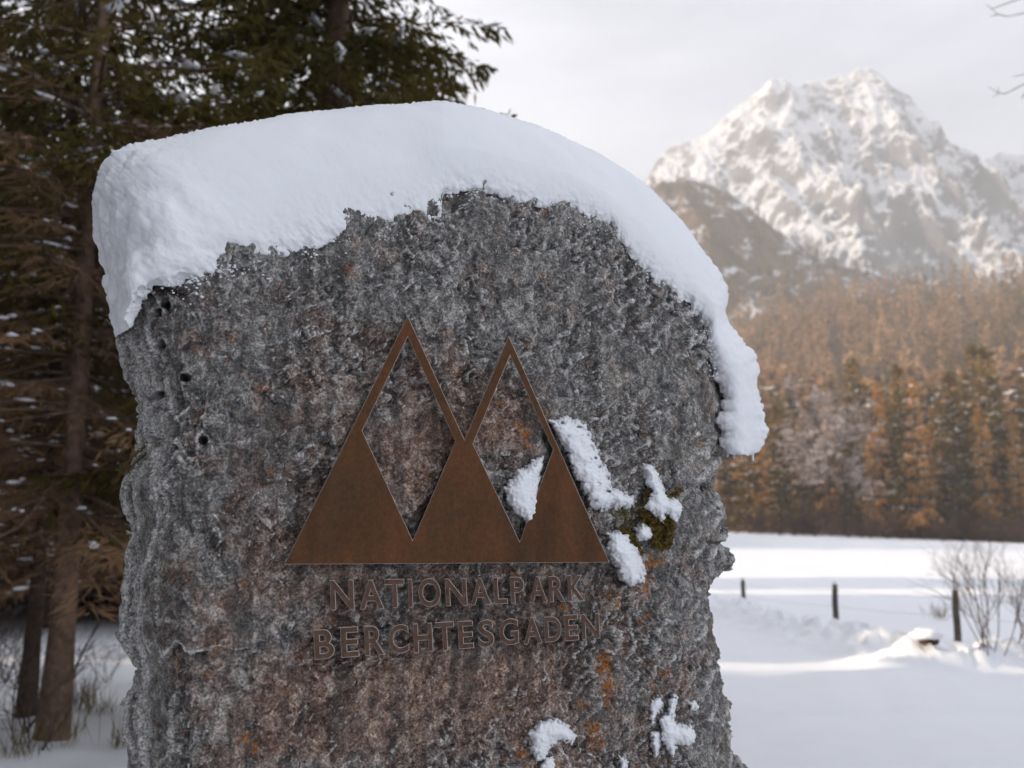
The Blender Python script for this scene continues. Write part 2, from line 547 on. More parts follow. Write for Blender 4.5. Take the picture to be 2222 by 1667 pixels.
# ------------------------------------------------------------------ conifers
def conifer(H, R, z0, nb, tw, q, qw, trunk_r, mats, snow_n=0, snow_s=.08, dead=0, seed=1, droop=.35, top=None, sides=8, zfine=None, tk=3, dead0=1.2):
    """returns meshes: trunk with limbs, crown of needle sprays, dead twigs, snow"""
    r = np.random.default_rng(seed)
    bark, leaf, twig, snow = MB(), MB(), MB(), MB()
    zt = np.linspace(-.3, H, 14)
    rad = trunk_r * (1 - zt.clip(0) / H) ** .8 + .006
    rad[0] *= 1.6; rad[1] *= 1.12
    bark.tube(np.stack([.02 * np.sin(zt), .02 * np.cos(zt * .7), zt], -1), rad, sides)
    def limb(z, az, L, up, curve, kind, dens):
        N = 8
        t = np.linspace(0, 1, N)
        hx, hy = math.cos(az), math.sin(az)
        pts = np.stack([hx * L * t, hy * L * t, z + L * (up * t - curve * t ** 2 + curve * .55 * t ** 4)], -1)
        pts[:, :2] += r.normal(0, .03 * L, (N, 2)) * t[:, None]
        bark.tube(pts, np.linspace(min(.03, .006 + .006 * L) * (H / 14.0) ** .5, .003, N), 4)
        mtw = max(4, int(L * dens))
        tt = np.sort(r.uniform(.12 if kind else .2, 1, mtw))
        base = np.stack([np.interp(tt, t, pts[:, k]) for k in range(3)], -1)
        side = np.where(np.arange(mtw) % 2, 1, -1) * r.uniform(.5, 1.1, mtw)
        fw = r.uniform(.35, .9, mtw)
        dn = r.uniform(.15, .9, mtw) * (1 if kind else .5)
        d = np.stack([hx * fw - hy * side, hy * fw + hx * side, -dn], -1)
        d /= np.linalg.norm(d, axis=1)[:, None]
        ln = (.12 + .42 * L * (1.05 - tt)) * r.uniform(.4, 1.1, mtw) * (1 if kind else .8)
        ln = np.minimum(ln, 1.1)
        k = max(1, int(tk))
        s = np.linspace(0, 1, k, endpoint=False)[None, :] + r.uniform(0, 1 / k, (mtw, k))
        b = base[:, None] + d[:, None] * (ln[:, None] * s)[..., None]
        b[..., 2] -= .25 * (ln[:, None] * s) ** 2
        ax = d[:, None] + r.normal(0, .33, (mtw, k, 3))
        ax[..., 2] -= .25
        ax /= np.linalg.norm(ax, axis=-1)[..., None]
        qq = q * r.uniform(.6, 1.35, (mtw, k, 1))
        rn = r.normal(0, 1, (mtw, k, 3))
        sd = np.cross(ax, rn); sd /= np.linalg.norm(sd, axis=-1)[..., None] + 1e-6
        (leaf if kind else twig).quads(b.reshape(-1, 3), (ax * qq).reshape(-1, 3), (sd * qw * (1 if kind else .3)).reshape(-1, 3))
        return base, tt
    zs = z0 + (H - z0) * r.uniform(0, 1, nb) ** 1.15
    for z in np.sort(zs):
        u = (z - z0) / (H - z0)
        L = R * (1 - u) ** .75 * r.uniform(.65, 1.12) + .15
        if top and z > top and r.random() < .5: continue
        dens = tw * (1.0 if zfine is None or z < zfine else .45)
        azl = r.uniform(0, 2 * math.pi)
        base, tt = limb(z, azl, L, -.12 + .5 * u + r.normal(0, .08), droop * (1 - u), True, dens)
        if snow_n and u < .86 and r.random() < .8:
            m_ = max(1, int(r.poisson(snow_n)))
            pk = r.integers(0, len(base), m_)
            c = base[pk] + np.array([0, 0, snow_s * .25]) + r.normal(0, snow_s * .3, (m_, 3))
            rr = snow_s * r.uniform(.45, 1.25, m_)
            snow.lumps(c, rr * r.uniform(1, 3.6, m_), rr * .8, rr * .5, azl + r.normal(0, .5, m_))
    for k in range(dead):
        z = r.uniform(dead0, z0 + .14 * (H - z0))
        base, tt = limb(z, r.uniform(0, 2 * math.pi), R * r.uniform(.35, .95), r.uniform(-.3, .1), .15, False, tw * 1.1)
        if snow_n and r.random() < .75:
            m_ = 1 + int(r.poisson(1.5))
            c = base[r.integers(0, len(base), m_)] + np.array([0, 0, .01])
            rr = snow_s * r.uniform(.25, .7, m_)
            snow.lumps(c, rr * r.uniform(1, 2.6, m_), rr, rr * .6, r.uniform(0, 6.3, m_))
    bits = [('trunk', bark.mesh('trunk', mats[0]))]
    if leaf.n: bits.append(('crown', leaf.mesh('crown', mats[1], False)))
    if twig.n: bits.append(('dead_branches', twig.mesh('dead_branches', mats[2], False)))
    if snow.n: bits.append(('snow', snow.mesh('snow', mats[3])))
    return bits

def plant(name, bits, loc, rz=0, sc=1.0, label=None, cat='tree', group=None):
    e = empty(name, loc, rz)
    e.scale = (sc, sc, sc)
    for nm, me in bits:
        o = link(nm, me, e)
        if nm in ('crown', 'dead_branches', 'snow'): o['kind'] = 'stuff' if nm == 'snow' else 'thing'
    return tag(e, label, cat, group)

MT = [M['bark'], M['needle'], M['dead_twig'], M['snow_far']]
MTD = [M['bark_dark'], M['needle_dark'], M['dead_twig'], M['snow_far']]
V_big = conifer(17, 1.95, 2.3, 540, 34, .13, .018, .19, MT, 2, .055, 40, 5, .50, zfine=7.5, tk=4)
V_near = conifer(14, 2.5, 3.7, 150, 24, .13, .015, .088, MT, 2.5, .06, 90, 6, .38, zfine=7.0, tk=4, dead0=1.55)
V_thin = conifer(12, 2.0, 3.4, 130, 24, .13, .015, .062, MTD, 2.5, .05, 70, 9, .38, zfine=7.0, tk=4, dead0=1.5)
V_std1 = conifer(17, 2.9, 2.4, 120, 15, .30, .04, .15, MTD, 3, .10, 95, 21, .35, tk=3, dead0=.5)
V_std2 = conifer(14, 2.6, 3.0, 100, 15, .30, .04, .12, MTD, 3, .10, 95, 22, .35, tk=3, dead0=.5)

g = gp(113, 1605)
plant('spruce', V_near, g, .4, 1, 'slim spruce with reddish bare lower trunk, right of the darker trunk in the left foreground', 'tree')
g = gp(60, 1556)
plant('spruce', V_thin, g, 1.4, 1, 'thin dark trunked spruce at the left edge beside a redder trunk', 'tree')
p = at_depth(695, 1200, 9.2)
plant('spruce', V_big, (p[0], p[1], 0), 2.2, 1, 'large green spruce rising behind the snow cap with drooping boughs against the sky', 'tree')

r = random.Random(5)
stand = []
def far_enough(x, y, dmin):
    return all((x - a) ** 2 + (y - b) ** 2 > dmin * dmin for a, b in stand)
tries = 0
while len(stand) < 40 and tries < 4000:
    tries += 1
    y = r.choice((r.uniform(28.0, 31.6), r.uniform(38.8, 42)))
    x = r.uniform(-.56 * y - 1, -.20 * y)
    if not far_enough(x, y, 1.5): continue
    stand.append((x, y))
while len(stand) < 47 and tries < 9000:
    tries += 1
    y = r.uniform(19.0, 27)
    x = r.uniform(-.54 * y, -.235 * y)
    if not far_enough(x, y, 2.2): continue
    stand.append((x, y))
for k, (x, y) in enumerate(stand):
    plant('spruce', V_std1 if k % 2 else V_std2, (x, y, float(ground_z(x, y))), r.uniform(0, 6.2), r.uniform(.62, 1.08),
          'dark spruce with dead brown lower twigs in the dense stand left of the stone', 'tree', 'spruces of the dark stand left of the stone')

# spruces outside the picture that keep the stone and the near snow in shade
V_shade = conifer(19, 3.1, .2, 170, 9, .75, .14, .17, MTD, 0, .1, 0, 33, .3, tk=3)
def shade_row(x, y0, y1, step):
    n = max(1, int(round((y1 - y0) / step)))
    for k in range(n + 1):
        y = y0 + (y1 - y0) * k / n
        plant('spruce', V_shade, (x + r.uniform(-.6, .6), y, float(ground_z(x, y))), r.uniform(0, 6.2), r.uniform(.92, 1.08),
              'tall dense spruce at the wood edge left of the camera', 'tree', 'spruces of the wood edge left of the camera')
for x in (-11.5, -15, -19, -23):
    shade_row(x, -9, 10.15, 2.4)
for x in (-20, -23.5, -27):
    shade_row(x, 16.75, 31.4, 2.6)
shade_row(-27, 38.8, 41.5, 2.0)
shade_row(-31, 38.8, 41.5, 2.0)
for k in range(12):  # unseen trees added to dim the sky light on stone and snow
    a = math.radians(188 + k * 8.0)
    rr0 = 19 + (k % 3) * 2.6
    x, y = rr0 * 1.15 * math.cos(a), rr0 * math.sin(a)
    plant('spruce', V_shade, (x, y, float(ground_z(x, y))), r.uniform(0, 6.2), r.uniform(.8, 1.0),
          'unseen tall dense spruce behind the camera, added to dim the sky light', 'tree', 'added spruces behind the camera')
for k in range(16):  # hidden trees put in to cast shade across the far meadow
    y = 70 + k * 2.5
    x = r.uniform(3, 11)
    plant('spruce', V_shade, (x, y, float(ground_z(x, y))), r.uniform(0, 6.2), r.uniform(.5, .6),
          'dense spruce hidden behind the carved stone, added to shade the far meadow', 'tree', 'added spruces behind the carved stone')

# ------------------------------------------------------------------ forest edge beyond the meadow
MF = [M['bark_dark'], M['far_spruce'], M['dead_twig'], M['snow_far']]
ML = [M['bark_dark'], M['larch'], M['dead_twig'], M['snow_far']]
V_fs1 = conifer(20, 2.6, 1.0, 120, 5, .75, .13, .2, MF, 11, .075, 0, 41, .35, tk=3)
V_fs2 = conifer(17, 2.4, .8, 110, 5, .72, .13, .18, MF, 12, .075, 0, 42, .35, tk=3)
V_fl1 = conifer(20, 2.1, 2.0, 110, 5, .65, .10, .2, ML, 7, .07, 0, 43, .2, tk=3)
V_fl2 = conifer(17, 1.9, 1.5, 100, 5, .62, .10, .18, ML, 7, .07, 0, 44, .2, tk=3)
edge = [  # photo column, depth, scale, kind
    (1585, 122, .85, 's'), (1625, 116, .80, 's'), (1650, 126, .95, 'l'), (1690, 118, .88, 's'), (1712, 130, 1.0, 's'),
    (1740, 124, .92, 's'), (1830, 126, .86, 's'), (1862, 133, 1.05, 's'), (1890, 121, .86, 'l'), (1915, 115, 1.0, 'l'), (1940, 117, .90, 's'),
    (1962, 113, .95, 's'), (1992, 111, 1.0, 'l'), (2015, 116, 1.02, 'l'), (2048, 121, 1.1, 's'), (2075, 114, .98, 's'), (2105, 123, 1.1, 's'),
    (2135, 112, .95, 'l'), (2158, 118, 1.1, 's'), (2185, 124, 1.05, 'l'), (2207, 113, 1.1, 'l'), (2240, 117, 1.1, 's'), (1560, 120, .9, 's'),
    (1800, 134, 1.0, 'l'), (1668, 138, 1.05, 's'), (1775, 138, 1.0, 's'), (1605, 134, 1.0, 'l'), (2030, 134, 1.15, 'l'), (2125, 136, 1.15, 's'), (1980, 136, 1.15, 's')]
ORD = ['first', 'second', 'third', 'fourth', 'fifth', 'sixth', 'seventh', 'eighth', 'ninth', 'tenth', 'eleventh', 'twelfth', 'thirteenth',
       'fourteenth', 'fifteenth', 'sixteenth', 'seventeenth', 'eighteenth', 'nineteenth', 'twentieth', 'twenty-first', 'twenty-second', 'twenty-third', 'twenty-fourth', 'twenty-fifth']
cnt = {'s': 0, 'l': 0}
for k, (px, d, sc, kind) in enumerate(sorted(edge, key=lambda e: -e[0])):
    x = (px - PW / 2) / FPX * d
    z = float(ground_z(x, d))
    if d > 118: z = max(z, float(hill_z(x, d)[0])) - .2
    i = cnt[kind]; cnt[kind] += 1
    sc *= r.uniform(.62, 1.2)
    w = (ORD[i] + ' ') if i else ''
    if kind == 's':
        plant('spruce', V_fs1 if k % 2 else V_fs2, (x, d, z), r.uniform(0, 6.2), sc,
              f'{w}snow flecked dark spruce from the right along the far meadow edge' if i else 'rightmost snow flecked dark spruce along the far meadow edge', 'tree', 'snowy spruces along the far meadow edge')
    else:
        plant('larch', V_fl1 if k % 2 else V_fl2, (x, d, z), r.uniform(0, 6.2), sc,
              f'{w}golden larch from the right along the far meadow edge' if i else 'rightmost golden larch along the far meadow edge', 'tree', 'golden larches along the far meadow edge')

# ------------------------------------------------------------------ bare trees and shrubs
def bare(H, spread, levels, seed, rad, nb=(5, 4, 4, 3), fork=.5, mat='shrub', frost=None, stems=1, sides=5, lean=(0, 0)):
    rr = np.random.default_rng(seed)
    wood, fr = MB(), MB()
    def grow(p, d, L, ra, lev):
        N = 5
        pts = [p]
        dd = d.copy()
        for k in range(N - 1):
            dd = dd + rr.normal(0, .13, 3); dd[2] += .03; dd /= np.linalg.norm(dd)
            pts.append(pts[-1] + dd * L / (N - 1))
        pts = np.array(pts)
        wood.tube(pts, np.linspace(ra, ra * .55, N), sides if lev == 0 else 3)
        if frost and lev >= levels - 2:
            m_ = 5
            t = rr.uniform(0, 1, m_)
            b = pts[0] + (pts[-1] - pts[0]) * t[:, None]
            ax = rr.normal(0, 1, (m_, 3)); ax[:, 2] = np.abs(ax[:, 2]) * .4 - .25; ax /= np.linalg.norm(ax, axis=1)[:, None]
            sd = np.cross(ax, rr.normal(0, 1, (m_, 3))); sd /= np.linalg.norm(sd, axis=1)[:, None]
            fr.quads(b, ax * frost[0] * rr.uniform(.5, 1.4, (m_, 1)), sd * frost[1])
        if lev < levels:
            for k in range(nb[min(lev, len(nb) - 1)]):
                t = rr.uniform(.3, 1.0)
                b = np.array([np.interp(t, np.linspace(0, 1, N), pts[:, c]) for c in range(3)])
                nd = dd + rr.normal(0, fork, 3); nd[2] = nd[2] * .8 + .1; nd /= np.linalg.norm(nd)
                grow(b, nd, L * rr.uniform(.4, .7), ra * .5, lev + 1)
    for s in range(stems):
        d = np.array([rr.normal(0, spread) + lean[0], rr.normal(0, spread) + lean[1], 1.0]); d /= np.linalg.norm(d)
        grow(np.array([rr.normal(0, .03 * stems ** .5), rr.normal(0, .03 * stems ** .5), -.05]), d, H * rr.uniform(.55, .75), rad, 0)
    bits = [('branches' if stems > 1 else 'trunk', wood.mesh('branches', M[mat]))]
    if fr.n: bits.append(('crown', fr.mesh('crown', M['frost_twig'], False)))
    return bits

V_frost = bare(19, .08, 4, 3, .22, (10, 6, 4, 3), .75, 'thicket', (.55, .07))
for px, d, sc, lab in ((1772, 113, 1.0, 'pale frosted deciduous tree with rounded crown before the dark spruces'),):
    x = (px - PW / 2) / FPX * d
    plant('frosted_tree', V_frost, (x, d, float(ground_z(x, d)) - .1), 1.0, sc, lab, 'tree')
V_thk = bare(4.2, .5, 3, 12, .05, (6, 5, 5), .7, 'thicket', None, stems=7)
for k in range(24):
    px = 1560 + k * 30 + r.uniform(-8, 8)
    d = r.uniform(106, 114)
    x = (px - PW / 2) / FPX * d
    plant('thicket_shrub', V_thk, (x, d, float(ground_z(x, d)) - .05), r.uniform(0, 6.2), r.uniform(.35, 1.0) * (1 if k % 3 else 1.4),
          'brown leafless shrub in the thicket at the foot of the far wood', 'shrub', 'leafless shrubs at the foot of the far wood')

# larches on the hillside: the nearest ones singly, the rest as one mass
V_h1 = conifer(17, 2.4, 1.0, 46, 3, 1.5, .3, .2, [M['bark_dark'], M['hill_larch'], M['dead_twig'], M['snow_far']], .5, .4, 0, 51, .15, tk=2, sides=5)
V_h2 = conifer(15, 2.6, .6, 46, 3, 1.5, .3, .2, [M['bark_dark'], M['hill_larch'], M['dead_twig'], M['snow_far']], .5, .4, 0, 52, .15, tk=2, sides=5)
V_h3 = conifer(16, 2.6, .6, 46, 3, 1.5, .32, .2, [M['bark_dark'], M['far_spruce'], M['dead_twig'], M['snow_far']], 1.5, .4, 0, 53, .3, tk=2, sides=5)
pts = []
hr = np.random.default_rng(77)
while len(pts) < 1500:
    d = hr.uniform(142, 402)
    px = hr.uniform(1520, 2330)
    if hr.random() > d / 402: continue
    if noise2(px / 60.0, d / 26.0, 9) < -.28: continue
    pts.append(((px - PW / 2) / FPX * d, d))
pts = np.array(sorted(pts, key=lambda p: p[1]))
pz = hill_z(pts[:, 0], pts[:, 1])
bulk = MB()
bulkd = MB()
for k, ((x, d), z) in enumerate(zip(pts, pz)):
    sc = hr.uniform(.5, 1.0) + .35 * hr.random() ** 4
    cl = float(noise2(x / 23.0, d / 30.0, 5)) * .6
    if k < 250:
        c = hr.random() * .7 + .25 + cl
        V = V_h1 if c < .42 else V_h2 if c < .8 else V_h3
        if V is V_h3:
            plant('spruce', V, (x, d, z - .3), hr.uniform(0, 6), sc, 'dark spruce among the rusty larches low on the hazy hillside', 'tree', 'dark spruces among the hillside larches')
        else:
            plant('larch', V, (x, d, z - .3), hr.uniform(0, 6), sc, 'rust coloured larch low on the hazy hillside', 'tree', 'rust coloured larches on the hillside')
    else:
        n_ = 40
        h = 16 * sc
        u = hr.uniform(0, 1, n_) ** 1.2
        az = hr.uniform(0, 6.3, n_)
        rr_ = (1 - u) * 2.2 * sc
        b = np.stack([x + np.cos(az) * rr_ * .2, d + np.sin(az) * rr_ * .2, z + 1 + u * (h - 1)], -1)
        ax = np.stack([np.cos(az) * (rr_ + .5), np.sin(az) * (rr_ + .5), -.3 + hr.normal(0, .4, n_) + u], -1)
        sd = np.cross(ax, hr.normal(0, 1, (n_, 3))); sd /= np.linalg.norm(sd, axis=1)[:, None] + 1e-6
        (bulk if hr.random() * .7 + .2 + cl < .78 else bulkd).quads(b, ax, sd * .4)
# small dark conifers clinging to the rocky spur
SX, SY, SZ = SG
sp_ = MB()
for k in range(1100):
    i_, j_ = hr.integers(38, 91), hr.integers(60, SX.shape[1] - 20)
    x, y, z = SX[i_, j_], SY[i_, j_], SZ[i_, j_]
    if noise2(x / 22.0, z / 16.0, 71) < -.12: continue
    n_, h = 16, hr.uniform(5, 11)
    u = hr.uniform(0, 1, n_); az = hr.uniform(0, 6.3, n_); rr_ = (1 - u) * h * .2
    b = np.stack([x + 0 * u, y + 0 * u, z + u * h * .85], -1)
    ax = np.stack([np.cos(az) * (rr_ + .4), np.sin(az) * (rr_ + .4), -.2 + 1.6 * u], -1)
    sd = np.cross(ax, hr.normal(0, 1, (n_, 3))); sd /= np.linalg.norm(sd, axis=1)[:, None] + 1e-6
    sp_.quads(b, ax, sd * .5)
tag(link('spur_forest', sp_.mesh('spur_forest', M['far_spruce'], False)), 'scattered small conifers clinging to the rocky brown spur', 'forest', kind='stuff')
tag(link('larch_forest', bulk.mesh('larch_forest', M['hill_larch'], False)), 'mass of rusty larches covering the upper hazy hillside', 'forest', kind='stuff')
tag(link('spruce_forest', bulkd.mesh('spruce_forest', M['far_spruce'], False)), 'scattered dark spruces mixed into the upper hillside larches', 'forest', kind='stuff')

# ------------------------------------------------------------------ fence, shrubs and small things on the snow
fence = tag(empty('pasture_fence', gp(1814, 1358)), 'low pasture fence of weathered posts and wire along the snow bank', 'fence')
fp = [at_depth(1614, 1313, 27.0), at_depth(1814, 1357, 20.0), at_depth(2078, 1384, 17.1), np.array([8.9, 14.6, 0]), np.array([6.0, 34.0, .3]), np.array([5.6, 41.0, .6])]
hts = [.62, .78, .78, .8, .7, .7]
tops = []
for k, (p, h) in enumerate(zip(fp, hts)):
    gz = float(ground_z(p[0], p[1]))
    top = max(p[2], gz) + h
    zz = np.linspace(gz - .3, top, 7)
    mb = MB()
    ln = r.uniform(-.04, .04)
    pp = np.stack([p[0] + ln * (zz - gz) + .006 * np.sin(zz * 9), p[1] + 0 * zz, zz], -1)
    mb.tube(pp, [.062, .06, .059, .058, .058, .056, .05], 9)
    mb.tube(np.array([[pp[-1, 0], p[1], top - .001], [pp[-1, 0], p[1], top + .012]]), [.05, .004], 9)
    o = link('post', mb.mesh('post', M['post']), None)
    o.parent = fence; o.matrix_parent_inverse = fence.matrix_basis.inverted()
    sb = MB()
    sb.lumps(np.array([[pp[-1, 0], p[1], top + .035]]), np.array([.07]), np.array([.07]), np.array([.06]), np.array([0.]))
    s = link('snow_cushion', sb.mesh('snow_cushion', M['snow_far']), None)
    tag(s, ['small snow cushion on the farthest visible fence post', 'small snow cushion on the middle fence post', 'small snow cushion on the fence post beside the shrub'][k] if k < 3 else 'small snow cushion on a fence post out of view', 'snow', 'snow cushions on fence posts')
    tops.append(pp[-1] - np.array([0, 0, .12]))
order = [3, 2, 1, 0, 4, 5]
for dz in (0, -.3):
    for a, b in zip(order[:-1], order[1:]):
        t = np.linspace(0, 1, 7)[:, None]
        pts_ = tops[a] * (1 - t) + tops[b] * t
        pts_[:, 2] += dz - .03 * np.sin(t[:, 0] * math.pi)
        mb = MB(); mb.tube(pts_, .0022, 4)
        o = link('wire', mb.mesh('wire', M['wire'])); o.parent = fence; o.matrix_parent_inverse = fence.matrix_basis.inverted()

V_shrub = bare(1.7, .34, 3, 8, .008, (4, 4, 3), .35, 'shrub', None, stems=10)
g = gp(2150, 1412)
plant('bare_shrub', V_shrub, g, .3, 1.05, 'leafless brown shrub growing beside the nearest fence post', 'shrub')
V_shrub2 = bare(1.3, .4, 3, 18, .008, (4, 4, 3), .4, 'shrub', None, stems=8)
g = gp(2235, 1400)
plant('bare_shrub', V_shrub2, g, .3, 1.0, 'leafless shrub cut off by the right edge of the picture', 'shrub')
V_sh3 = bare(1.0, .5, 3, 28, .007, (4, 4, 3), .5, 'shrub', None, stems=8)
for (px, py, sc, lab) in ((15, 1600, 1.1, 'tangled bare twigs at the lower left corner before the trunks'), (75, 1625, .75, 'low bare twigs just left of the reddish trunk foot'),
                          (235, 1480, .6, 'thin bare twigs in the snow just right of the sapling'), (5, 1480, 1.1, 'bare bush at the left edge behind the dark trunk'),
                          (190, 1345, 1.3, 'dark bare bush far back on the snow between trunk and stone')):
    g = gp(px, py)
    plant('bare_shrub', V_sh3, g, r.uniform(0, 6), sc, lab, 'shrub')
# curved sapling beside the reddish trunk
g = gp(146, 1505)
mb = MB()
t = np.linspace(0, 1, 9)
mb.tube(np.stack([.02 + .30 * t ** 1.6, 0 * t, .78 * t], -1), np.linspace(.016, .007, 9), 6)
for k in range(5):
    q_ = t[4 + k % 4]
    b0 = np.array([.02 + .30 * q_ ** 1.6, 0, .78 * q_])
    mb.tube(np.stack([b0, b0 + [.08, .03 * (k - 2), .10], b0 + [.13, .05 * (k - 2), .2]]), [.005, .004, .002], 4)
plant('sapling', [('stem', mb.mesh('stem', M['shrub']))], g, 0, 1, 'curved leafless sapling leaning right beside the reddish trunk', 'sapling')
# dry grass tufts
def tuft(seed, n=46, h=.28):
    q = np.random.default_rng(seed)
    mb = MB()
    b = np.stack([q.normal(0, .07, n), q.normal(0, .07, n), -.01 * np.ones(n)], -1)
    ax = np.stack([q.normal(0, .35, n), q.normal(0, .35, n), np.ones(n)], -1) * (h * q.uniform(.4, 1.2, n))[:, None]
    sd = np.stack([q.normal(0, 1, n), q.normal(0, 1, n), 0 * q.normal(0, 1, n)], -1)
    sd /= np.linalg.norm(sd, axis=1)[:, None]
    mb.quads(b, ax, sd * .004)
    return [('blades', mb.mesh('blades', M['grass'], False))]
V_t = [tuft(1), tuft(2), tuft(3, 30, .4)]
for k, (px, py, sc, lab) in enumerate(((182, 1548, 1.2, 'dry grass tuft poking through snow right of the reddish trunk'), (222, 1555, 1.0, 'dry grass tuft nearest the left side of the stone'),
                                       (150, 1622, 1.0, 'dry grass tuft just below the foot of the reddish trunk'), (260, 1625, .9, 'dry grass tuft at the lower left corner of the stone'),
                                       (40, 1645, 1.1, 'dry grass tuft at the bottom left corner'), (185, 1520, .9, 'small dry grass tuft behind the others near the sapling'),
                                       (2040, 1345, 1.6, 'pale dry grass stems left of the nearest fence post'))):
    plant('grass_tuft', V_t[k % 3], gp(px, py), k, sc, lab, 'grass')
# snow covered stone by the fence
g = gp(2016, 1390)
th, ph = np.meshgrid(np.linspace(0, 2 * math.pi, 28, endpoint=False), np.linspace(-math.pi / 2, math.pi / 2, 14))
def blob(rx, ry, rz_, seed, amp):
    d = np.stack([np.cos(ph) * np.cos(th), np.cos(ph) * np.sin(th), np.sin(ph)], -1)
    k = 1 + amp * noise3(d[..., 0] * 2.1, d[..., 1] * 2.1, d[..., 2] * 2.1, seed) + amp * .4 * noise3(d[..., 0] * 5, d[..., 1] * 5, d[..., 2] * 5, seed + 1)
    return d * k[..., None] * np.array([rx, ry, rz_])
e = tag(empty('field_stone', g), 'small dark stone peeping from under snow left of the nearest fence post', 'stone')
link('stone', make_mesh('stone', blob(.12, .10, .07, 3, .2), grid_faces(14, 28, True), M['bark_dark']), e)
c = blob(.2, .18, .08, 6, .16) + np.array([-.02, .02, .075])
sc_ = link('snow_cushion', make_mesh('snow_cushion', c + g, grid_faces(14, 28, True), M['snow_ground']))
tag(sc_, 'snow cushion lying on the small dark stone by the fence', 'snow')
# snow covered boulder close behind the carved stone
p = at_depth(1588, 1640, 3.3)
e = tag(empty('snowy_boulder', (p[0], p[1], 0)), 'small boulder buried in snow behind the lower right of the carved stone', 'boulder')
link('stone', make_mesh('stone', blob(.2, .2, .8, 13, .08) + np.array([-.14, .1, .0]), grid_faces(14, 28, True), M['bark_dark']), e)
th, ph = np.meshgrid(np.linspace(0, 2 * math.pi, 64, endpoint=False), np.linspace(-math.pi / 2, math.pi / 2, 40))
c = blob(.30, .30, .98, 15, .08)
c[..., :2] *= (1 - .25 * np.clip(c[..., 2:3], 0, 1))
c = c + np.array([p[0] - .135, p[1] + .1, .02])
tag(link('snow_heap', make_mesh('snow_heap', c, grid_faces(40, 64, True), M['snow'])), 'rounded snow heap behind the lower right edge of the carved stone', 'snow')
# bare tree outside the right edge whose twigs hang into the top right corner
tw_ = MB()
tw_.tube(np.array([[10.4, 12, -.2], [10.3, 12, 3], [10.2, 12, 6], [10.0, 12.1, 9], [10.0, 12.2, 12]]), [.2, .16, .13, .09, .03], 8)
q = np.random.default_rng(4)
for end, n_ in (((at_depth(2150, 10, 12)), 9), ((at_depth(2185, 40, 12)), 8), ((at_depth(2180, 190, 12)), 7)):
    st = np.array([10.2, 12, end[2] - .6])
    t = np.linspace(0, 1, 9)[:, None]
    main = st * (1 - t) + end * t
    main[:, 2] += .5 * np.sin(t[:, 0] * math.pi) + q.normal(0, .04, 9)
    tw_.tube(main, np.linspace(.03, .005, 9), 4)
    for k in range(n_):
        b0 = main[q.integers(4, 9)]
        d = np.array([-.5 + q.normal(0, .35), q.normal(0, .3), q.normal(-.15, .4)]); L = q.uniform(.25, .6)
        pth = np.array([b0, b0 + d * L * .5 + [0, 0, .03], b0 + d * L])
        tw_.tube(pth, [.008, .006, .003], 3)
        for j in range(2):
            d2 = d + q.normal(0, .5, 3)
            tw_.tube(np.array([pth[1], pth[1] + d2 * L * .4]), [.005, .003], 3)
tr = tag(empty('bare_tree', (10.4, 12, 0)), 'leafless tree whose thin twigs hang into the top right corner', 'tree')
o = link('branches', tw_.mesh('branches', M['shrub'])); o.parent = tr; o.matrix_parent_inverse = tr.matrix_basis.inverted()

# sunlit larches far behind the dark stand
for k in range(9):
    y = 66 + 1.6 * k
    x = -.22 * y - 2.6 * (k * 5 % 9)
    plant('larch', V_fl2, (x, y, float(ground_z(x, y))), k, .8, 'sunlit golden larch glimpsed through the dark spruce stand', 'tree', 'sunlit larches behind the dark stand')

# ------------------------------------------------------------------ the carved stone
W = .30
EDGE_L = [(400, 285), (620, 290), (690, 275), (731, 269), (775, 278), (836, 286), (876, 302), (920, 307), (966, 316), (1000, 312), (1021, 306), (1053, 286), (1097, 289), (1157, 297),
          (1190, 288), (1240, 291), (1280, 282), (1313, 275), (1378, 269), (1403, 287), (1443, 304), (1490, 300), (1537, 286), (1580, 286), (1631, 295), (1667, 298), (1760, 270), (2900, 120)]
EDGE_R = [(300, 1578), (870, 1578), (885, 1566), (960, 1562), (985, 1566), (1000, 1556), (1060, 1552), (1100, 1566), (1122, 1575), (1167, 1582), (1185, 1580), (1200, 1592), (1215, 1595), (1237, 1582), (1262, 1556), (1275, 1547),
          (1338, 1547), (1360, 1549), (1423, 1560), (1457, 1571), (1501, 1573), (1531, 1584), (1583, 1590), (1631, 1594), (1654, 1608), (1667, 1621), (1760, 1660), (2900, 1900)]
CORN = [(400, 335), (640, 335), (730, 350), (856, 392), (953, 384), (1120, 405), (1203, 380), (1330, 374), (1445, 372), (1540, 386), (1667, 400), (2900, 330)]
TOPC = [(285, 570), (400, 500), (520, 465), (700, 425), (900, 360), (970, 335), (1040, 335), (1200, 385), (1340, 455), (1430, 555), (1500, 650), (1545, 745), (1572, 860), (1580, 872)]

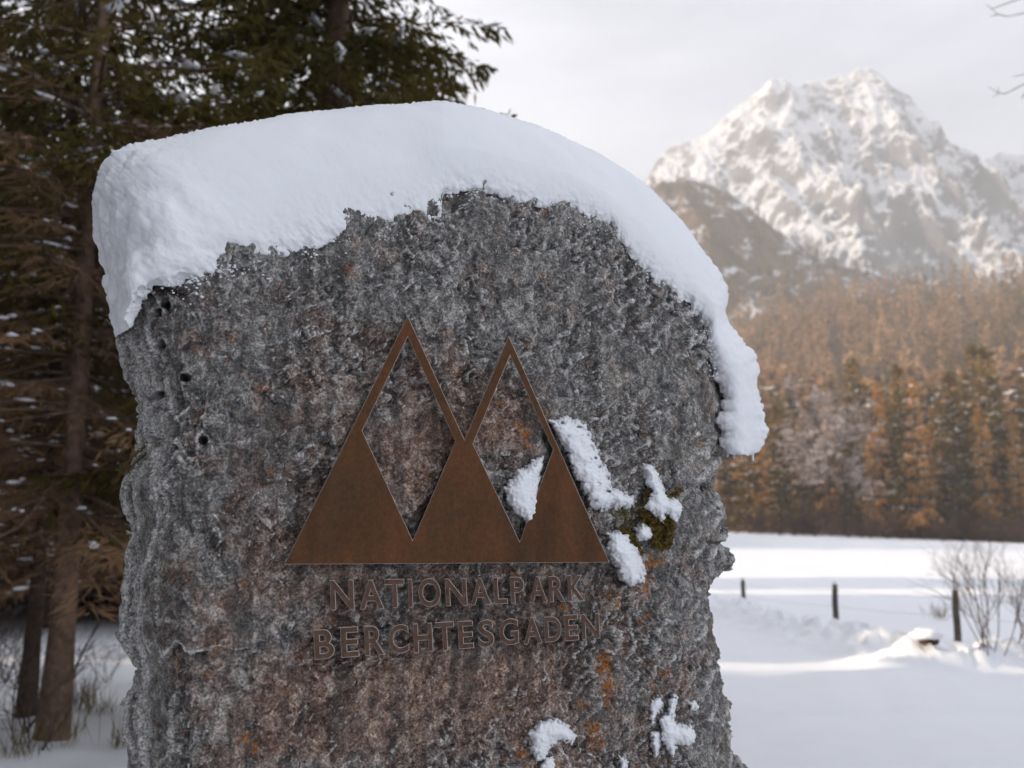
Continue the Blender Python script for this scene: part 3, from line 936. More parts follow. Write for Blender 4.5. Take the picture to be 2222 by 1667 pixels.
def build_stone():
    ns, nt = 700, 760
    # sample columns evenly across the photo width
    s = np.linspace(0, 1, ns)
    xt = 285 + s * (1578 - 285)
    ytop = np.interp(xt, *np.array(TOPC).T)
    t = np.linspace(0, 1, nt)
    Y = 1705 + (ytop[None] - 1705) * t[:, None]
    low = np.array([2900, 2700, 2500, 2300, 2150, 2020, 1930, 1860, 1810, 1770, 1740])
    Y = np.concatenate([np.repeat(low[:, None], ns, 1) * 1.0, Y], 0)
    def wob(y, seed, a):
        return a * noise2(y / 30.0, y * 0 + seed, seed) + a * .35 * noise2(y / 9.0, y * 0 + seed, seed + 1)
    E = np.interp(Y, *np.array(EDGE_L).T) + wob(Y, 3, 4.0)
    Rr = np.interp(Y, *np.array(EDGE_R).T) + wob(Y, 5, 5.0)
    C = np.interp(Y, *np.array(CORN).T) + wob(Y / 2, 8, 10)
    X = E + s[None] * (Rr - E)
    # depth behind the face plane: left flank turns back, right edge rounds off
    u = np.clip((X - E) / (C - E), 0, 1)
    nn = -W * (1 - u) ** 1.35
    soft = np.clip((X - C) / 130, 0, 1)
    nn = nn - .028 * (1 - soft) ** 2 * (u >= 1) - .028 * (u < 1)
    er = np.clip((X - (Rr - 120)) / 120, 0, 1)
    nn = nn - .10 * er ** 3
    chip = np.exp(-((X - 1572) / 26.0) ** 2 - ((Y - 1195) / 62.0) ** 2)       # split slab at the right edge
    nn = nn - .05 * np.clip(chip * 1.6, 0, 1)
    nn = nn + .014 * fbm2(X / 210.0, Y / 210.0, 4, 3)
    yt = np.clip((Y - ytop[None]) / 60, 0, 1)
    nn = nn - .05 * (1 - yt) ** 2
    P = on_face(X, Y, nn)
    A = P @ UH + nn
    B = P[..., 2]
    # relief
    flank = sstep(.98, .55, u)
    wx = .012 * fbm2(A * 22, B * 22, 41, 3); wy = .012 * fbm2(A * 22, B * 22, 43, 3)
    c1 = chips((A + wx) * 34, (B + wy) * 30, 50, 1.0, .8)
    c2 = chips((A + wx) * 74 + 3, (B + wy) * 66, 60, 1.0, .9)
    c3 = chips(A * 150 + 3, B * 135, 70, 1.0, .9)
    calm = .30 + .75 * sstep(-.3, .3, fbm2(A * 5, B * 5, 90, 4))
    brk = chips((A + wx * 3) * 7.5, (B + wy * 3) * 6.0, 64, .8, 1.0)
    calm = calm * (1 - .45 * np.exp(-((X - 520) / 110.0) ** 2))
    # straight edged crests: the same flakes turned inside out, drawn along a slant
    SA, SB = .80 * A + .60 * B, -.60 * A + .80 * B
    k1 = -chips((SA + wx) * 26 + 7, (SB + wy) * 44, 52, 1.0, 1.1)
    k2 = -chips((SA + wx) * 58 + 1, (SB + wy) * 92, 62, 1.0, 1.1)
    k3 = -chips(A * 130 + 9, B * 120, 72, 1.0, 1.0)
    h = (.0052 * c1 + .0105 * k1 + .0046 * c2 + .0070 * k2 + .0024 * c3 + .0034 * k3) * calm + .011 * brk + (.0009 + .0008 * calm) * noise2(A * 230, B * 230, 66)
    h = 1.68 * (h - h.mean()) + .012 * fbm2(A * 13, B * 13, 95, 4)
    h = np.where(h > 0, .019 * np.tanh(h / .019), h)
    # upright strata on the flank
    lay = (-nn) * 15 + 1.3 * noise2(B * 2.1, -nn * 5, 96) + .45 * noise2(B * 4.5, -nn * 9, 97)
    fr = lay - np.floor(lay)
    stepn = _hash(np.floor(lay), np.floor(lay) * 0, np.floor(lay) * 0, 98)
    hf = .030 * (stepn - .5) + .022 * fr ** 2.2 + .022 * fbm2(A * 13, B * 4, 99, 4, .42) + .003 * c2 + .002 * k2
    h = h * (1 - flank) + (hf + .10 * h) * flank
    # pits on the flank; their black shade is put into the colour
    soil_pit_shade = np.zeros_like(h)
    for (hx, hy, rx, ry) in ((358, 664, 11, 17), (338, 680, 7, 7), (347, 750, 11, 13), (347, 857, 10, 8), (362, 888, 6, 6), (371, 908, 8, 12), (350, 955, 6, 16), (400, 820, 14, 8), (440, 955, 10, 9)):
        e = np.exp(-(((X - hx) / rx) ** 2 + ((Y - hy) / ry) ** 2) ** 2)
        h = h - .02 * e; soil_pit_shade = np.maximum(soil_pit_shade, e)
    soil_pit_shade = np.maximum(soil_pit_shade, np.exp(-(((X - 365) / 45.0) ** 2 + ((Y - 632) / 14.0) ** 2) ** 2) * .95)
    # broken pieces along the right edge
    crack = np.exp(-((Y - 1178 - .08 * (X - 1540)) / 4.0) ** 2) * sstep(1535, 1550, X)
    h = h - .02 * crack
    d1 = np.gradient(P, axis=1); d0 = np.gradient(P, axis=0)
    N = np.cross(d1, d0); N /= np.linalg.norm(N, axis=-1)[..., None] + 1e-12
    flip = np.sign((N @ NH).mean())
    N = N * flip
    P2 = P + N * h[..., None]
    # ---- stains and rime (material masks in the stone's own places)
    def g(cx, cy, rx, ry): return np.exp(-((X - cx) / rx) ** 2 - ((Y - cy) / ry) ** 2)
    n1 = fbm2(A * 7, B * 7, 110, 4); n2 = fbm2(A * 18, B * 18, 112, 4); n3 = fbm2(A * 45, B * 45, 114, 3); n4 = fbm2(A * 75, B * 110, 116, 3)
    pk = .55 * g(740, 860, 260, 150) + .8 * g(920, 980, 110, 150) + .75 * g(1090, 900, 90, 110) + 1.0 * g(900, 1500, 520, 230) + .5 * g(1230, 1150, 120, 120) + .45 * g(700, 1120, 190, 120) + .35 * g(900, 1260, 420, 60)
    pk = np.clip(pk * 1.25 + .9 * n1 + .8 * n2 - .08, 0, 1)
    pk *= 1 - .8 * flank
    pale = 1.3 * g(1335, 835, 34, 46) + 1.1 * g(1480, 975, 45, 38) + 1.1 * g(1530, 1015, 26, 32) + .9 * g(700, 1262, 80, 30) + .7 * g(1050, 1255, 200, 26) + .6 * g(1010, 1330, 60, 30) + .7 * g(1240, 650, 40, 20) + .7 * g(1400, 640, 22, 26) + .45 * g(860, 1560, 300, 100)
    pale = np.clip(pale + .8 * n2 + .55 * n3 - .42, 0, 1) * .85
    pale = np.maximum(pale, .35 * flank * np.clip(.5 + n1, 0, 1))
    li = sum(g(*q) for q in ((1075, 865, 18, 22), (1105, 880, 14, 14), (1120, 925, 16, 12), (1138, 945, 8, 24), (1415, 1225, 36, 40), (1395, 1285, 22, 30), (1310, 1440, 26, 38), (1318, 1500, 20, 30), (1440, 1455, 26, 28),
                             (520, 1600, 22, 24), (550, 1620, 16, 26), (1290, 1575, 18, 26), (1310, 1620, 24, 22), (1160, 1470, 10, 10), (1222, 1322, 26, 16), (1135, 1640, 26, 24), (1340, 1290, 14, 40), (1400, 1345, 22, 16), (1130, 1245, 26, 14), (1260, 1520, 14, 16), (1200, 1660, 40, 20), (1390, 1660, 10, 22)))
    lichen = np.clip(1.6 * (np.minimum(li, 1) * .8 + .7 * n2 + .8 * n3 + .9 * n4 - .50), 0, 1)
    mo = g(1400, 1120, 62, 60) + g(1425, 1180, 24, 40) + g(1345, 1130, 30, 50) + .8 * g(1534, 1115, 8, 30) + .9 * g(1540, 1345, 9, 46) + .5 * g(1230, 1000, 10, 40) + .8 * g(1120, 1160, 20, 26) + .5 * g(300, 1390, 16, 40)
    moss = np.clip(1.5 * (np.minimum(mo, 1) * 1.0 + .6 * n2 + .6 * n3 + .7 * n4 - .60), 0, 1)
    streak = sstep(-.02, .38, fbm2(A * 24, B * 2.6, 130, 4) + .35 * n1) * (1 - .6 * flank)
    hp = h - blur(h, 7)
    hp2 = h - blur(h, 3)
    rime = sstep(.0024, .0062, hp) * .6 + sstep(.0010, .0028, hp2) * .5
    rime = np.clip(rime * (.6 + .7 * n3 + .3 * n1), 0, .85)
    rime = np.clip(rime * (1 - .3 * pk), 0, 1)
    rime *= (1 - np.clip(lichen + moss, 0, 1) * .75)
    # ---- flank at the right, back and closing rows
    nr = P2.shape[0]
    R3 = P2[:, -1]; E3 = P2[:, 0]
    nb_side, nb_back = 10, 24
    side = R3[:, None] - NH * (np.linspace(0, 1, nb_side + 1)[1:, None] * (W - .06)) - UH * (.05 * np.linspace(0, 1, nb_side + 1)[1:, None] ** 2)
    k = np.linspace(0, 1, nb_back + 2)[1:-1, None]
    back = side[:, -1][:, None] * (1 - k) + E3[:, None] * k - NH * (.05 * np.sin(k * math.pi))
    side = side + .015 * noise3(side[..., 0] * 9, side[..., 1] * 9, side[..., 2] * 9, 5)[..., None] * UH
    ring = np.concatenate([P2, side, back], 1)
    nc = ring.shape[1]
    def ext(a, v=0.0): return np.concatenate([a, np.full((nr, nc - ns), v)], 1)
    rows = [ring]
    top = ring[-1]
    mid = ((P0 @ NH) - W / 2 - .02)
    off = top @ NH - mid
    for kk in (.35, .7, .98):
        rows.append((top - NH * (off * kk)[:, None] + np.array([0, 0, .012 * kk]))[None])
    V = np.concatenate(rows, 0)
    at = {}
    for nm, a in (('pink', pk), ('pale', pale), ('lichen', lichen), ('moss', moss), ('soil_pit_shade', soil_pit_shade), ('streak', streak), ('rime', rime)):
        a = ext(a)
        at[nm] = np.concatenate([a, np.repeat(a[-1:], 3, 0)], 0)
    f = grid_faces(V.shape[0], nc, True)
    me = make_mesh('stone_slab', V, f, M['stone'], True, at)
    return me

base = P0.copy(); base[2] = 0
monument = tag(empty('carved_stone', base), 'tall rough grey limestone slab with rusted twin peak emblem and raised lettering', 'monument')
def attach(o):
    o.parent = monument
    o.matrix_parent_inverse = monument.matrix_basis.inverted()
    return o
attach(link('stone_slab', build_stone()))

# ---- emblem and letters: flat outlines given thickness, then set on the face
bpy.context.view_layer.update()
def curve_mesh(cu):
    o = bpy.data.objects.new('tmp', cu)
    COL.objects.link(o)
    dg = bpy.context.evaluated_depsgraph_get()
    me = bpy.data.meshes.new_from_object(o.evaluated_get(dg))
    co = np.zeros(len(me.vertices) * 3, np.float32)
    me.vertices.foreach_get('co', co)
    co = co.reshape(-1, 3)
    bpy.data.objects.remove(o)
    bpy.data.curves.remove(cu)
    return me, co

def finish(me, co, mats, name):
    me.vertices.foreach_set('co', co.astype(np.float32).ravel())
    me.materials.clear()
    for m in mats: me.materials.append(m)
    me.name = name
    me.update()

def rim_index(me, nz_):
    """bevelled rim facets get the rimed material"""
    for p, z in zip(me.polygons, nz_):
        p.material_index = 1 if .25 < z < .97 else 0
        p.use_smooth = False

EMB = [[(617, 1225), (1322.6, 1220.5), (1104, 729), (1008, 954.5), (884.7, 685.6)],
       [(884.7, 731), (988.4, 958), (895.7, 1173.6), (786, 935)],
       [(1107, 771), (1200, 976), (1127.8, 1175.5), (1026.4, 963)]]
cu = bpy.data.curves.new('emblem', 'CURVE')
cu.dimensions = '2D'; cu.fill_mode = 'BOTH'
cu.extrude = .0025; cu.bevel_depth = .0008; cu.bevel_resolution = 0; cu.offset = -.0008
for poly in EMB:
    sp = cu.splines.new('POLY')
    dense = []
    for a, b in zip(poly, poly[1:] + poly[:1]):
        for q_ in np.linspace(0, 1, 8, endpoint=False):
            dense.append((a[0] + (b[0] - a[0]) * q_, a[1] + (b[1] - a[1]) * q_))
    sp.points.add(len(dense) - 1)
    for pt, (a, b) in zip(sp.points, dense):
        pt.co = (a / 1000, -b / 1000, 0, 1)
    sp.use_cyclic_u = True
me, co = curve_mesh(cu)
nzs = np.array([abs(p.normal.z) for p in me.polygons])
zz = co[:, 2] / .0033
co2 = on_face(co[:, 0] * 1000, -co[:, 1] * 1000, .030 + zz * .0045)
finish(me, co2, [M['rust'], M['rime_edge']], 'emblem')
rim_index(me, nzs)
tag(attach(link('emblem', me)), 'rusted steel twin peak emblem plate')
# hidden pins that hold the plate off the stone
for (px, py) in ((720, 1170), (1010, 1080), (1230, 1170), (884, 708), (1104, 750)):
    a, b = on_face(px, py, .027), on_face(px, py, -.03)
    mb = MB(); mb.tube(np.array([b, a]), .006, 8)
    attach(link('fixing_pin', mb.mesh('fixing_pin', M['rust'])))

L1 = [('N', 320, 468, 160, 345), ('A', 492, 645, 160, 340), ('T', 648, 772, 155, 333), ('I', 788, 820, 155, 328), ('O', 848, 988, 150, 328), ('N', 1010, 1145, 152, 320), ('A', 1158, 1288, 148, 315),
      ('L', 1300, 1388, 145, 308), ('P', 1400, 1490, 142, 303), ('A', 1512, 1625, 140, 300), ('R', 1632, 1732, 138, 295), ('K', 1745, 1850, 132, 290)]
L2 = [('B', 222, 350, 455, 642), ('E', 382, 497, 440, 630), ('R', 525, 652, 432, 620), ('C', 668, 797, 425, 608), ('H', 820, 940, 418, 600), ('T', 950, 1070, 410, 590), ('E', 1087, 1185, 405, 578),
      ('S', 1205, 1308, 397, 570), ('G', 1333, 1455, 390, 558), ('A', 1478, 1595, 382, 550), ('D', 1605, 1712, 378, 538), ('E', 1725, 1815, 368, 530), ('N', 1828, 1942, 362, 522)]
for row, (st, sb) in ((L1, (.018, .035)), (L2, (.055, .075))):
    for (ch, l_, r_, tp, bt) in row:
        cu = bpy.data.curves.new('letter', 'FONT')
        cu.body = ch
        cu.size = 1.0
        cu.extrude = .03; cu.bevel_depth = .016; cu.bevel_resolution = 0; cu.resolution_u = 6
        cu.offset = .014
        me, co = curve_mesh(cu)
        mn, mx_ = co.min(0), co.max(0)
        a = (co[:, 0] - mn[0]) / (mx_[0] - mn[0])
        b = (co[:, 1] - mn[1]) / (mx_[1] - mn[1])
        w_ = r_ - l_
        yb = bt - sb * w_ * a
        yt = tp + st * w_ * (1 - a)
        y_ = yb + (yt - yb) * b
        x_ = l_ + 3 + (w_ - 6) * a + 4 * (1 - 2 * b)
        nzs = np.array([abs(p.normal.z) for p in me.polygons])
        zz = co[:, 2] / (.046)
        co2 = on_face(600 + x_ / 2.765, 1200 + y_ / 2.765, .024 + zz * .006)
        finish(me, co2, [M['letter_face'], M['rime_edge']], 'letter')
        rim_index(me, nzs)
        attach(link('letter', me))

# ------------------------------------------------------------------ snow cap on the stone
PAIRS = [(283, 712, 266, 722), (300, 680, 243, 655), (318, 640, 228, 570), (350, 622, 212, 525), (400, 612, 203, 480), (440, 598, 207, 405), (480, 586, 216, 362), (530, 574, 248, 332), (590, 560, 318, 309),
         (680, 535, 430, 285), (790, 512, 600, 254), (870, 490, 740, 236), (950, 472, 860, 227), (968, 418, 960, 221), (1050, 418, 1035, 234), (1150, 445, 1130, 262), (1240, 452, 1220, 298),
         (1330, 495, 1310, 342), (1365, 555, 1400, 398), (1420, 605, 1470, 470), (1490, 660, 1530, 548), (1528, 705, 1578, 625), (1538, 750, 1577, 692), (1552, 820, 1640, 775), (1568, 868, 1646, 850),
         (1565, 900, 1660, 900), (1562, 945, 1660, 945), (1572, 975, 1640, 980), (1600, 985, 1622, 986)]
def build_cap():
    pr = np.array(PAIRS, float)
    seg = np.linalg.norm(np.diff((pr[:, :2] + pr[:, 2:]) / 2, axis=0), axis=1)
    cum = np.concatenate([[0], np.cumsum(seg)])
    n = 860
    q = np.linspace(0, cum[-1], n)
    def spl(c):
        d = np.gradient(c, cum)
        i = np.clip(np.searchsorted(cum, q) - 1, 0, len(cum) - 2)
        h = cum[i + 1] - cum[i]; t = (q - cum[i]) / h
        lin = c[i] + (c[i + 1] - c[i]) * t
        her = (2 * t ** 3 - 3 * t ** 2 + 1) * c[i] + (t ** 3 - 2 * t ** 2 + t) * h * d[i] + (-2 * t ** 3 + 3 * t ** 2) * c[i + 1] + (t ** 3 - t ** 2) * h * d[i + 1]
        return .5 * lin + .5 * her
    Lx, Ly, Tx, Ty = [spl(pr[:, k]) for k in range(4)]
    rag = 11 * noise2(q / 30, q * 0, 3) + 5 * noise2(q / 12, q * 0, 4)
    dx, dy = Tx - Lx, Ty - Ly
    ln = np.hypot(dx, dy) + 1e-6
    left = sstep(560, 250, (Lx + Tx) / 2)
    right = sstep(1430, 1600, (Lx + Tx) / 2)
    nb = .032 + .05 * left - .008 * right
    taper = np.clip(np.minimum(q, cum[-1] - q) / 45, 0, 1) ** .5
    nb = nb * (.4 + .6 * taper)
    m1, m2 = 130, 50
    th = np.concatenate([np.linspace(-.02, 1, m1), 1 + np.linspace(0, 1, m2 + 1)[1:]]) * math.pi / 2
    TH = th[:, None]
    g = np.sin(np.clip(TH, 0, math.pi / 2)) ** 1.12
    c = np.cos(np.clip(TH, 0, math.pi / 2))
    lift = np.clip(g / .5, 0, 1) ** .8
    mid = -.5 * W - .02 - .09 * left
    n_front = -.006 + (nb[None] + .006) * lift
    N_ = np.where(TH <= math.pi / 2, mid[None] + (n_front - mid[None]) * c ** (.8 + .45 * left)[None], 0)
    # the flank on the left is set back: snow there starts further behind
    rg = (1 - g) ** 3 * rag[None]
    ro = g ** 4 * (right * (7 * noise2(q / 30, q * 0, 14) + 4 * noise2(q / 11, q * 0, 15)) + left * (5 * noise2(q / 24, q * 0, 16) + 3 * noise2(q / 9, q * 0, 17)))[None]
    X = Lx[None] + (Tx - Lx)[None] * g + (dx / ln)[None] * (ro - rg)
    Y = Ly[None] + (Ty - Ly)[None] * g + (dy / ln)[None] * (ro - rg)
    flank = sstep(375, 215, X)
    N_ = N_ - .06 * flank * c - .05 * right[None] * (1 - g) ** 2
    P = on_face(X, Y, N_)
    # back half: mirror over the crest plane
    k = m1
    tb = (th[k:] - math.pi / 2) / (math.pi / 2)
    for j, t_ in enumerate(tb):
        gg = 1 - .55 * (1 - math.cos(t_ * math.pi / 2))
        Xb = Lx + (Tx - Lx) * gg; Yb = Ly + (Ty - Ly) * gg
        low = on_face(Xb, Yb, mid)
        P[k + j] = low - NH * ((W / 2 + .05) * math.sin(t_ * math.pi / 2) * (1 - .62 * left))[:, None]
    d1 = np.gradient(P, axis=1); d0 = np.gradient(P, axis=0)
    Nn = np.cross(d0, d1); Nn /= np.linalg.norm(Nn, axis=-1)[..., None] + 1e-9
    if (Nn[m1 // 2] @ NH).mean() < 0: Nn = -Nn
    x, y, z = P[..., 0], P[..., 1], P[..., 2]
    lf = left[None] * np.ones_like(x)
    rt = right[None] * np.ones_like(x)
    h = (.004 + .006 * lf) * noise3(x * 11, y * 11, z * 11, 1) + (.0006 + .009 * lf + .003 * rt) * noise3(x * 26, y * 30, z * 30, 2)
    h += (.00015 + .0024 * lf + .0012 * rt) * noise3(x * 80, y * 80, z * 80, 3)
    edge = np.exp(-(g / .13)) * np.ones_like(x)
    h += edge * (.007 * noise3(x * 50, y * 50, z * 50, 7) + .005 * noise3(x * 115, y * 115, z * 115, 8) + .003 * noise3(x * 240, y * 240, z * 240, 9))
    cr = np.exp(-((TH / (math.pi / 2) - 1) / .05) ** 2)
    h += (.0002 + .0042 * cr + .0008 * lf) * noise3(x * 260, y * 260, z * 260, 5) + .0002 * noise3(x * 520, y * 520, z * 520, 6)
    P = P + Nn * h[..., None]
    return make_mesh('snow_blanket', P, grid_faces(P.shape[0], P.shape[1]), M['snow'])
cap = tag(link('snow_blanket', build_cap()), 'thick smooth cap of snow draped over the top of the carved stone', 'snow')
# crumbs of snow stuck in the roughness just under the hem of the cap
def crumbs():
    pr = np.array(PAIRS, float)[3:24]
    q = np.random.default_rng(31)
    n = 900
    t = q.uniform(0, len(pr) - 1.001, n); i = t.astype(int); f = (t - i)[:, None]
    a = pr[i] * (1 - f) + pr[i + 1] * f
    d = a[:, 2:] - a[:, :2]; d /= np.linalg.norm(d, axis=1)[:, None]
    dist = q.exponential(13, n) - 8
    w = noise2(t * 3.1, t * 0 + .3, 5) > -.25
    p = (a[:, :2] - d * dist[:, None] + q.normal(0, 3, (n, 2)))[w]
    n = len(p)
    c = on_face(p[:, 0], p[:, 1], q.uniform(-.002, .010, n))
    mb = MB()
    rr = q.uniform(.0008, .0034, n) * (q.uniform(0, 1, n) ** .5)
    mb.lumps(c, rr * q.uniform(.8, 1.8, n), rr, rr * 1.3, q.uniform(0, 6.3, n))
    o = link('snow_crumbs', mb.mesh('snow_crumbs', M['snow']), cap)
    o['kind'] = 'stuff'
crumbs()
for (px, py, ln_) in ((1578, 975, .022), (1592, 978, .022), (1633, 982, .024), (1645, 968, .018), (1609, 984, .014)):
    p = on_face(px, py, -.12)
    mb = MB()
    zz = np.linspace(.012, -ln_, 7)
    mb.tube(np.stack([p[0] + 0 * zz, p[1] + 0 * zz, p[2] + zz], -1), [.005, .0048, .0042, .0034, .003, .0036, .0012], 8)
    link('icicle', mb.mesh('icicle', M['snow']), cap)

# ------------------------------------------------------------------ snow patches clinging to the face
def poly_sd(px, py, poly):
    """signed distance (photo pixels), positive inside"""
    poly = np.array(poly, float)
    d = np.full(px.shape, 1e9); ins = np.zeros(px.shape, bool)
    for a, b in zip(poly, np.roll(poly, -1, 0)):
        ab = b - a
        t = np.clip(((px - a[0]) * ab[0] + (py - a[1]) * ab[1]) / (ab @ ab), 0, 1)
        d = np.minimum(d, np.hypot(px - a[0] - t * ab[0], py - a[1] - t * ab[1]))
        cond = (a[1] > py) != (b[1] > py)
        with np.errstate(divide='ignore', invalid='ignore'):
            xi = a[0] + (py - a[1]) * ab[0] / (ab[1] if ab[1] else 1e-9)
        ins ^= cond & (px < xi)
    return np.where(ins, d, -d)

def patch(poly, thick, label, lumpy=.5, seed=0, holes=0.0, n0=0.0):
    po = np.array(poly, float)
    x0, y0 = po.min(0) - 12; x1, y1 = po.max(0) + 12
    st = 2.0
    X, Y = np.meshgrid(np.arange(x0, x1, st), np.arange(y0, y1, st))
    nzp = 4.5 * noise2(X / 16, Y / 16, seed) + 3.5 * noise2(X / 6, Y / 6, seed + 1) + 2 * noise2(X / 3, Y / 3, seed + 2)
    sd = poly_sd(X, Y, po) + nzp
    if holes: sd = sd - holes * 15 * np.clip(fbm2(X / 17, Y / 13, seed + 5, 3) - .16, 0, 1) * 2
    R_ = 30.0
    k = np.clip(sd / R_, 0, 1)
    hgt = thick * np.sqrt(np.clip(1 - (1 - k) ** 2, 0, 1))
    hgt = np.where(sd < 0, np.maximum(sd * .004, -.03), hgt)
    hgt = hgt + np.clip(k, 0, 1) * lumpy * (.011 * noise2(X / 26, Y / 26, seed + 7) + .0035 * noise2(X / 10, Y / 10, seed + 8) + .0012 * noise2(X / 4, Y / 4, seed + 9))
    hgt += .0007 * noise2(X / 2.2, Y / 2.2, seed + 11)
    P = on_face(X, Y, n0 + hgt)
    keep = sd > -9
    idx = np.arange(X.size).reshape(X.shape)
    f = grid_faces(*X.shape)
    kf = keep.ravel()[f].all(1)
    f = f[kf]
    used = np.unique(f)
    re = np.full(X.size, -1); re[used] = np.arange(len(used))
    o = link('snow_patch', make_mesh('snow_patch', P.reshape(-1, 3)[used], re[f], M['snow']))
    return tag(o, label, 'snow', 'snow patches clinging to the carved face')

patch([(1162, 993), (1178, 992), (1179, 1012), (1172, 1040), (1168, 1080), (1165, 1115), (1155, 1135), (1142, 1140), (1138, 1128), (1115, 1112), (1098, 1085), (1094, 1062), (1105, 1045), (1122, 1020), (1145, 1010)], .042,
      'oblong snow lump lodged inside the right hand window of the emblem', .3, 1, 0, .012)
patch([(1195, 913), (1230, 908), (1262, 920), (1282, 950), (1300, 990), (1318, 1030), (1325, 1065), (1350, 1066), (1372, 1078), (1376, 1098), (1352, 1104), (1330, 1098), (1305, 1108), (1285, 1102), (1268, 1072), (1248, 1040), (1230, 995), (1222, 968), (1205, 945)], .036,
      'large snow patch beside the upper right edge of the emblem', 1.0, 11, .75, .012)
patch([(1398, 1012), (1412, 1012), (1428, 1028), (1436, 1060), (1448, 1078), (1470, 1085), (1480, 1105), (1464, 1128), (1445, 1118), (1440, 1140), (1430, 1128), (1415, 1112), (1398, 1108), (1404, 1088), (1412, 1070), (1402, 1040)], .034,
      'star shaped snow patch sitting on the moss tuft', .9, 21, .3, .014)
patch([(1380, 1150), (1395, 1135), (1412, 1146), (1420, 1162), (1405, 1172), (1385, 1170)], .026, 'small snow patch just under the star shaped one', .6, 31, 0, .012)
patch([(1318, 1160), (1340, 1152), (1365, 1165), (1385, 1195), (1394, 1230), (1392, 1262), (1370, 1272), (1348, 1258), (1335, 1225), (1318, 1195)], .040,
      'rounded snow lump at the lower right corner of the emblem', .6, 41, 0, .012)
patch([(1150, 1590), (1172, 1568), (1200, 1560), (1228, 1572), (1248, 1598), (1240, 1612), (1215, 1606), (1195, 1620), (1182, 1650), (1165, 1652), (1152, 1630)], .026,
      'snow patch at the bottom of the face below the lettering', .8, 51, .3, .01)
patch([(1182, 1648), (1200, 1642), (1205, 1665), (1195, 1690), (1172, 1690), (1172, 1668)], .018, 'small snow patch cut by the bottom edge of the picture', .6, 61, 0, .01)
patch([(1413, 1518), (1430, 1515), (1437, 1530), (1424, 1548), (1416, 1575), (1412, 1548)], .014, 'narrow snow streak at the lower right of the face', .5, 71, 0, .01)
patch([(1462, 1506), (1467, 1516), (1460, 1540), (1456, 1552), (1466, 1575), (1500, 1578), (1508, 1600), (1495, 1618), (1470, 1612), (1460, 1640), (1448, 1625), (1436, 1600), (1434, 1562), (1450, 1545), (1455, 1515)], .022,
      'forked snow patch at the lower right of the face', .8, 81, .2, .008)
patch([(1415, 1590), (1428, 1592), (1430, 1625), (1424, 1640), (1416, 1620)], .014, 'thin upright snow sliver left of the forked patch', .5, 91, 0, .01)
patch([(1495, 1525), (1506, 1523), (1510, 1534), (1498, 1540)], .014, 'tiny snow dab right of the forked patch', .4, 101, 0, .006)
patch([(1346, 1645), (1354, 1648), (1360, 1668), (1350, 1668)], .010, 'tiny snow dab at the bottom edge of the face', .4, 111, 0, .01)

# ------------------------------------------------------------------ moss and dry sprigs on the stone
def moss_tuft(poly, n, label, seed, n0=.012):
    q = np.random.default_rng(seed)
    po = np.array(poly, float)
    pts_ = []
    while len(pts_) < n:
        x = q.uniform(po[:, 0].min(), po[:, 0].max(), 500); y = q.uniform(po[:, 1].min(), po[:, 1].max(), 500)
        sd = poly_sd(x, y, po) + 6 * noise2(x / 9, y / 9, seed)
        pts_ += list(zip(x[sd > 0], y[sd > 0]))
    pts_ = np.array(pts_[:n])
    hgt = n0 + .012 * (noise2(pts_[:, 0] / 12, pts_[:, 1] / 12, seed + 1) + .5) * q.uniform(.2, 1, n)
    b = on_face(pts_[:, 0], pts_[:, 1], hgt)
    ax = NH * q.uniform(.3, 1, (n, 1)) + q.normal(0, .6, (n, 3)); ax /= np.linalg.norm(ax, axis=1)[:, None]
    sd_ = np.cross(ax, q.normal(0, 1, (n, 3))); sd_ /= np.linalg.norm(sd_, axis=1)[:, None]
    mb = MB(); mb.quads(b, ax * q.uniform(.004, .010, (n, 1)), sd_ * .0013)
    o = link('moss_tuft', mb.mesh('moss_tuft', M['moss'], False))
    return tag(o, label, 'moss', 'moss tufts on the carved face')
M['moss'] = mat_leaf('moss', (.07, .052, .014), (.32, .215, .07), 110, .2)
moss_tuft([(1390, 1105), (1440, 1115), (1462, 1130), (1462, 1175), (1448, 1195), (1420, 1190), (1412, 1165), (1395, 1140)], 3200, 'olive brown moss tuft under the star shaped snow patch', 3)
moss_tuft([(1340, 1140), (1362, 1150), (1385, 1180), (1395, 1205), (1380, 1200), (1355, 1170)], 1100, 'thin moss strip beside the rounded snow lump', 4)
moss_tuft([(1398, 1070), (1412, 1062), (1415, 1085), (1400, 1095)], 350, 'small moss cushion left of the star shaped snow patch', 5)
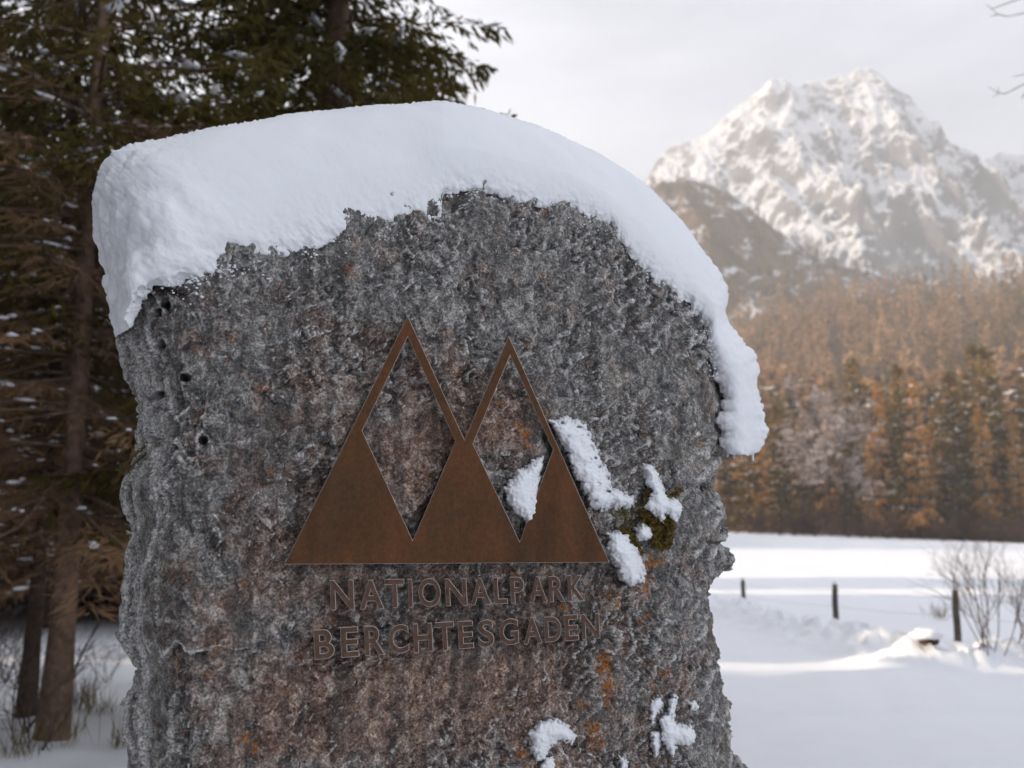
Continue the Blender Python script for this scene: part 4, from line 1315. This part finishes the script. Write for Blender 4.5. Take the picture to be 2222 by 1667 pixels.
moss_tuft([(1440, 1075), (1470, 1060), (1482, 1058), (1472, 1072), (1450, 1085)], 350, 'moss sprig reaching right of the star shaped snow patch', 6)
# dry sprigs sticking out of the left flank
for (pts_, lab) in ((((316, 968), (296, 985), (275, 1005), (259, 1022)), 'longer dry brown sprig sticking out of the left flank'), (((318, 985), (300, 1000), (285, 1012), (278, 1022)), 'shorter dry brown sprig beside the longer one on the left flank')):
    pp = on_face(np.array([a for a, b in pts_]), np.array([b for a, b in pts_]), np.array([-.26, -.25, -.24, -.23]))
    t = np.linspace(0, 1, 30)
    ax_ = np.stack([np.interp(t, np.linspace(0, 1, 4), pp[:, k]) for k in range(3)], -1)
    mb = MB(); mb.tube(ax_, .0014, 5)
    n_ = 90
    q = np.random.default_rng(9)
    b = ax_[q.integers(0, 30, n_)]
    d = (pp[-1] - pp[0]); d /= np.linalg.norm(d)
    a = d * .7 + q.normal(0, .6, (n_, 3)); a /= np.linalg.norm(a, axis=1)[:, None]
    s_ = np.cross(a, q.normal(0, 1, (n_, 3))); s_ /= np.linalg.norm(s_, axis=1)[:, None]
    mb.quads(b, a * .010, s_ * .0012)
    tag(link('dry_sprig', mb.mesh('dry_sprig', M['grass'], False)), lab, 'twig')

# ------------------------------------------------------------------ air
hb = MB()
x0, x1, y0, y1, z0, z1 = -300, 920, -80, 1320, -8, 520
v = [(x, y, z) for z in (z0, z1) for y in (y0, y1) for x in (x0, x1)]
hb.add(v, [(0, 2, 3, 1), (4, 5, 7, 6), (0, 1, 5, 4), (2, 6, 7, 3), (0, 4, 6, 2), (1, 3, 7, 5)])
mh = bpy.data.materials.new('haze'); mh.use_nodes = True
hn, hl = mh.node_tree.nodes, mh.node_tree.links
hn.clear()
ho = hn.new('ShaderNodeOutputMaterial'); pv = hn.new('ShaderNodeVolumePrincipled')
pv.inputs['Color'].default_value = (.96, .975, 1.0, 1)
pv.inputs['Density'].default_value = .0008
pv.inputs['Anisotropy'].default_value = .1
hl.new(pv.outputs[0], ho.inputs['Volume'])
tag(link('haze', hb.mesh('haze', mh, False)), kind='stuff')
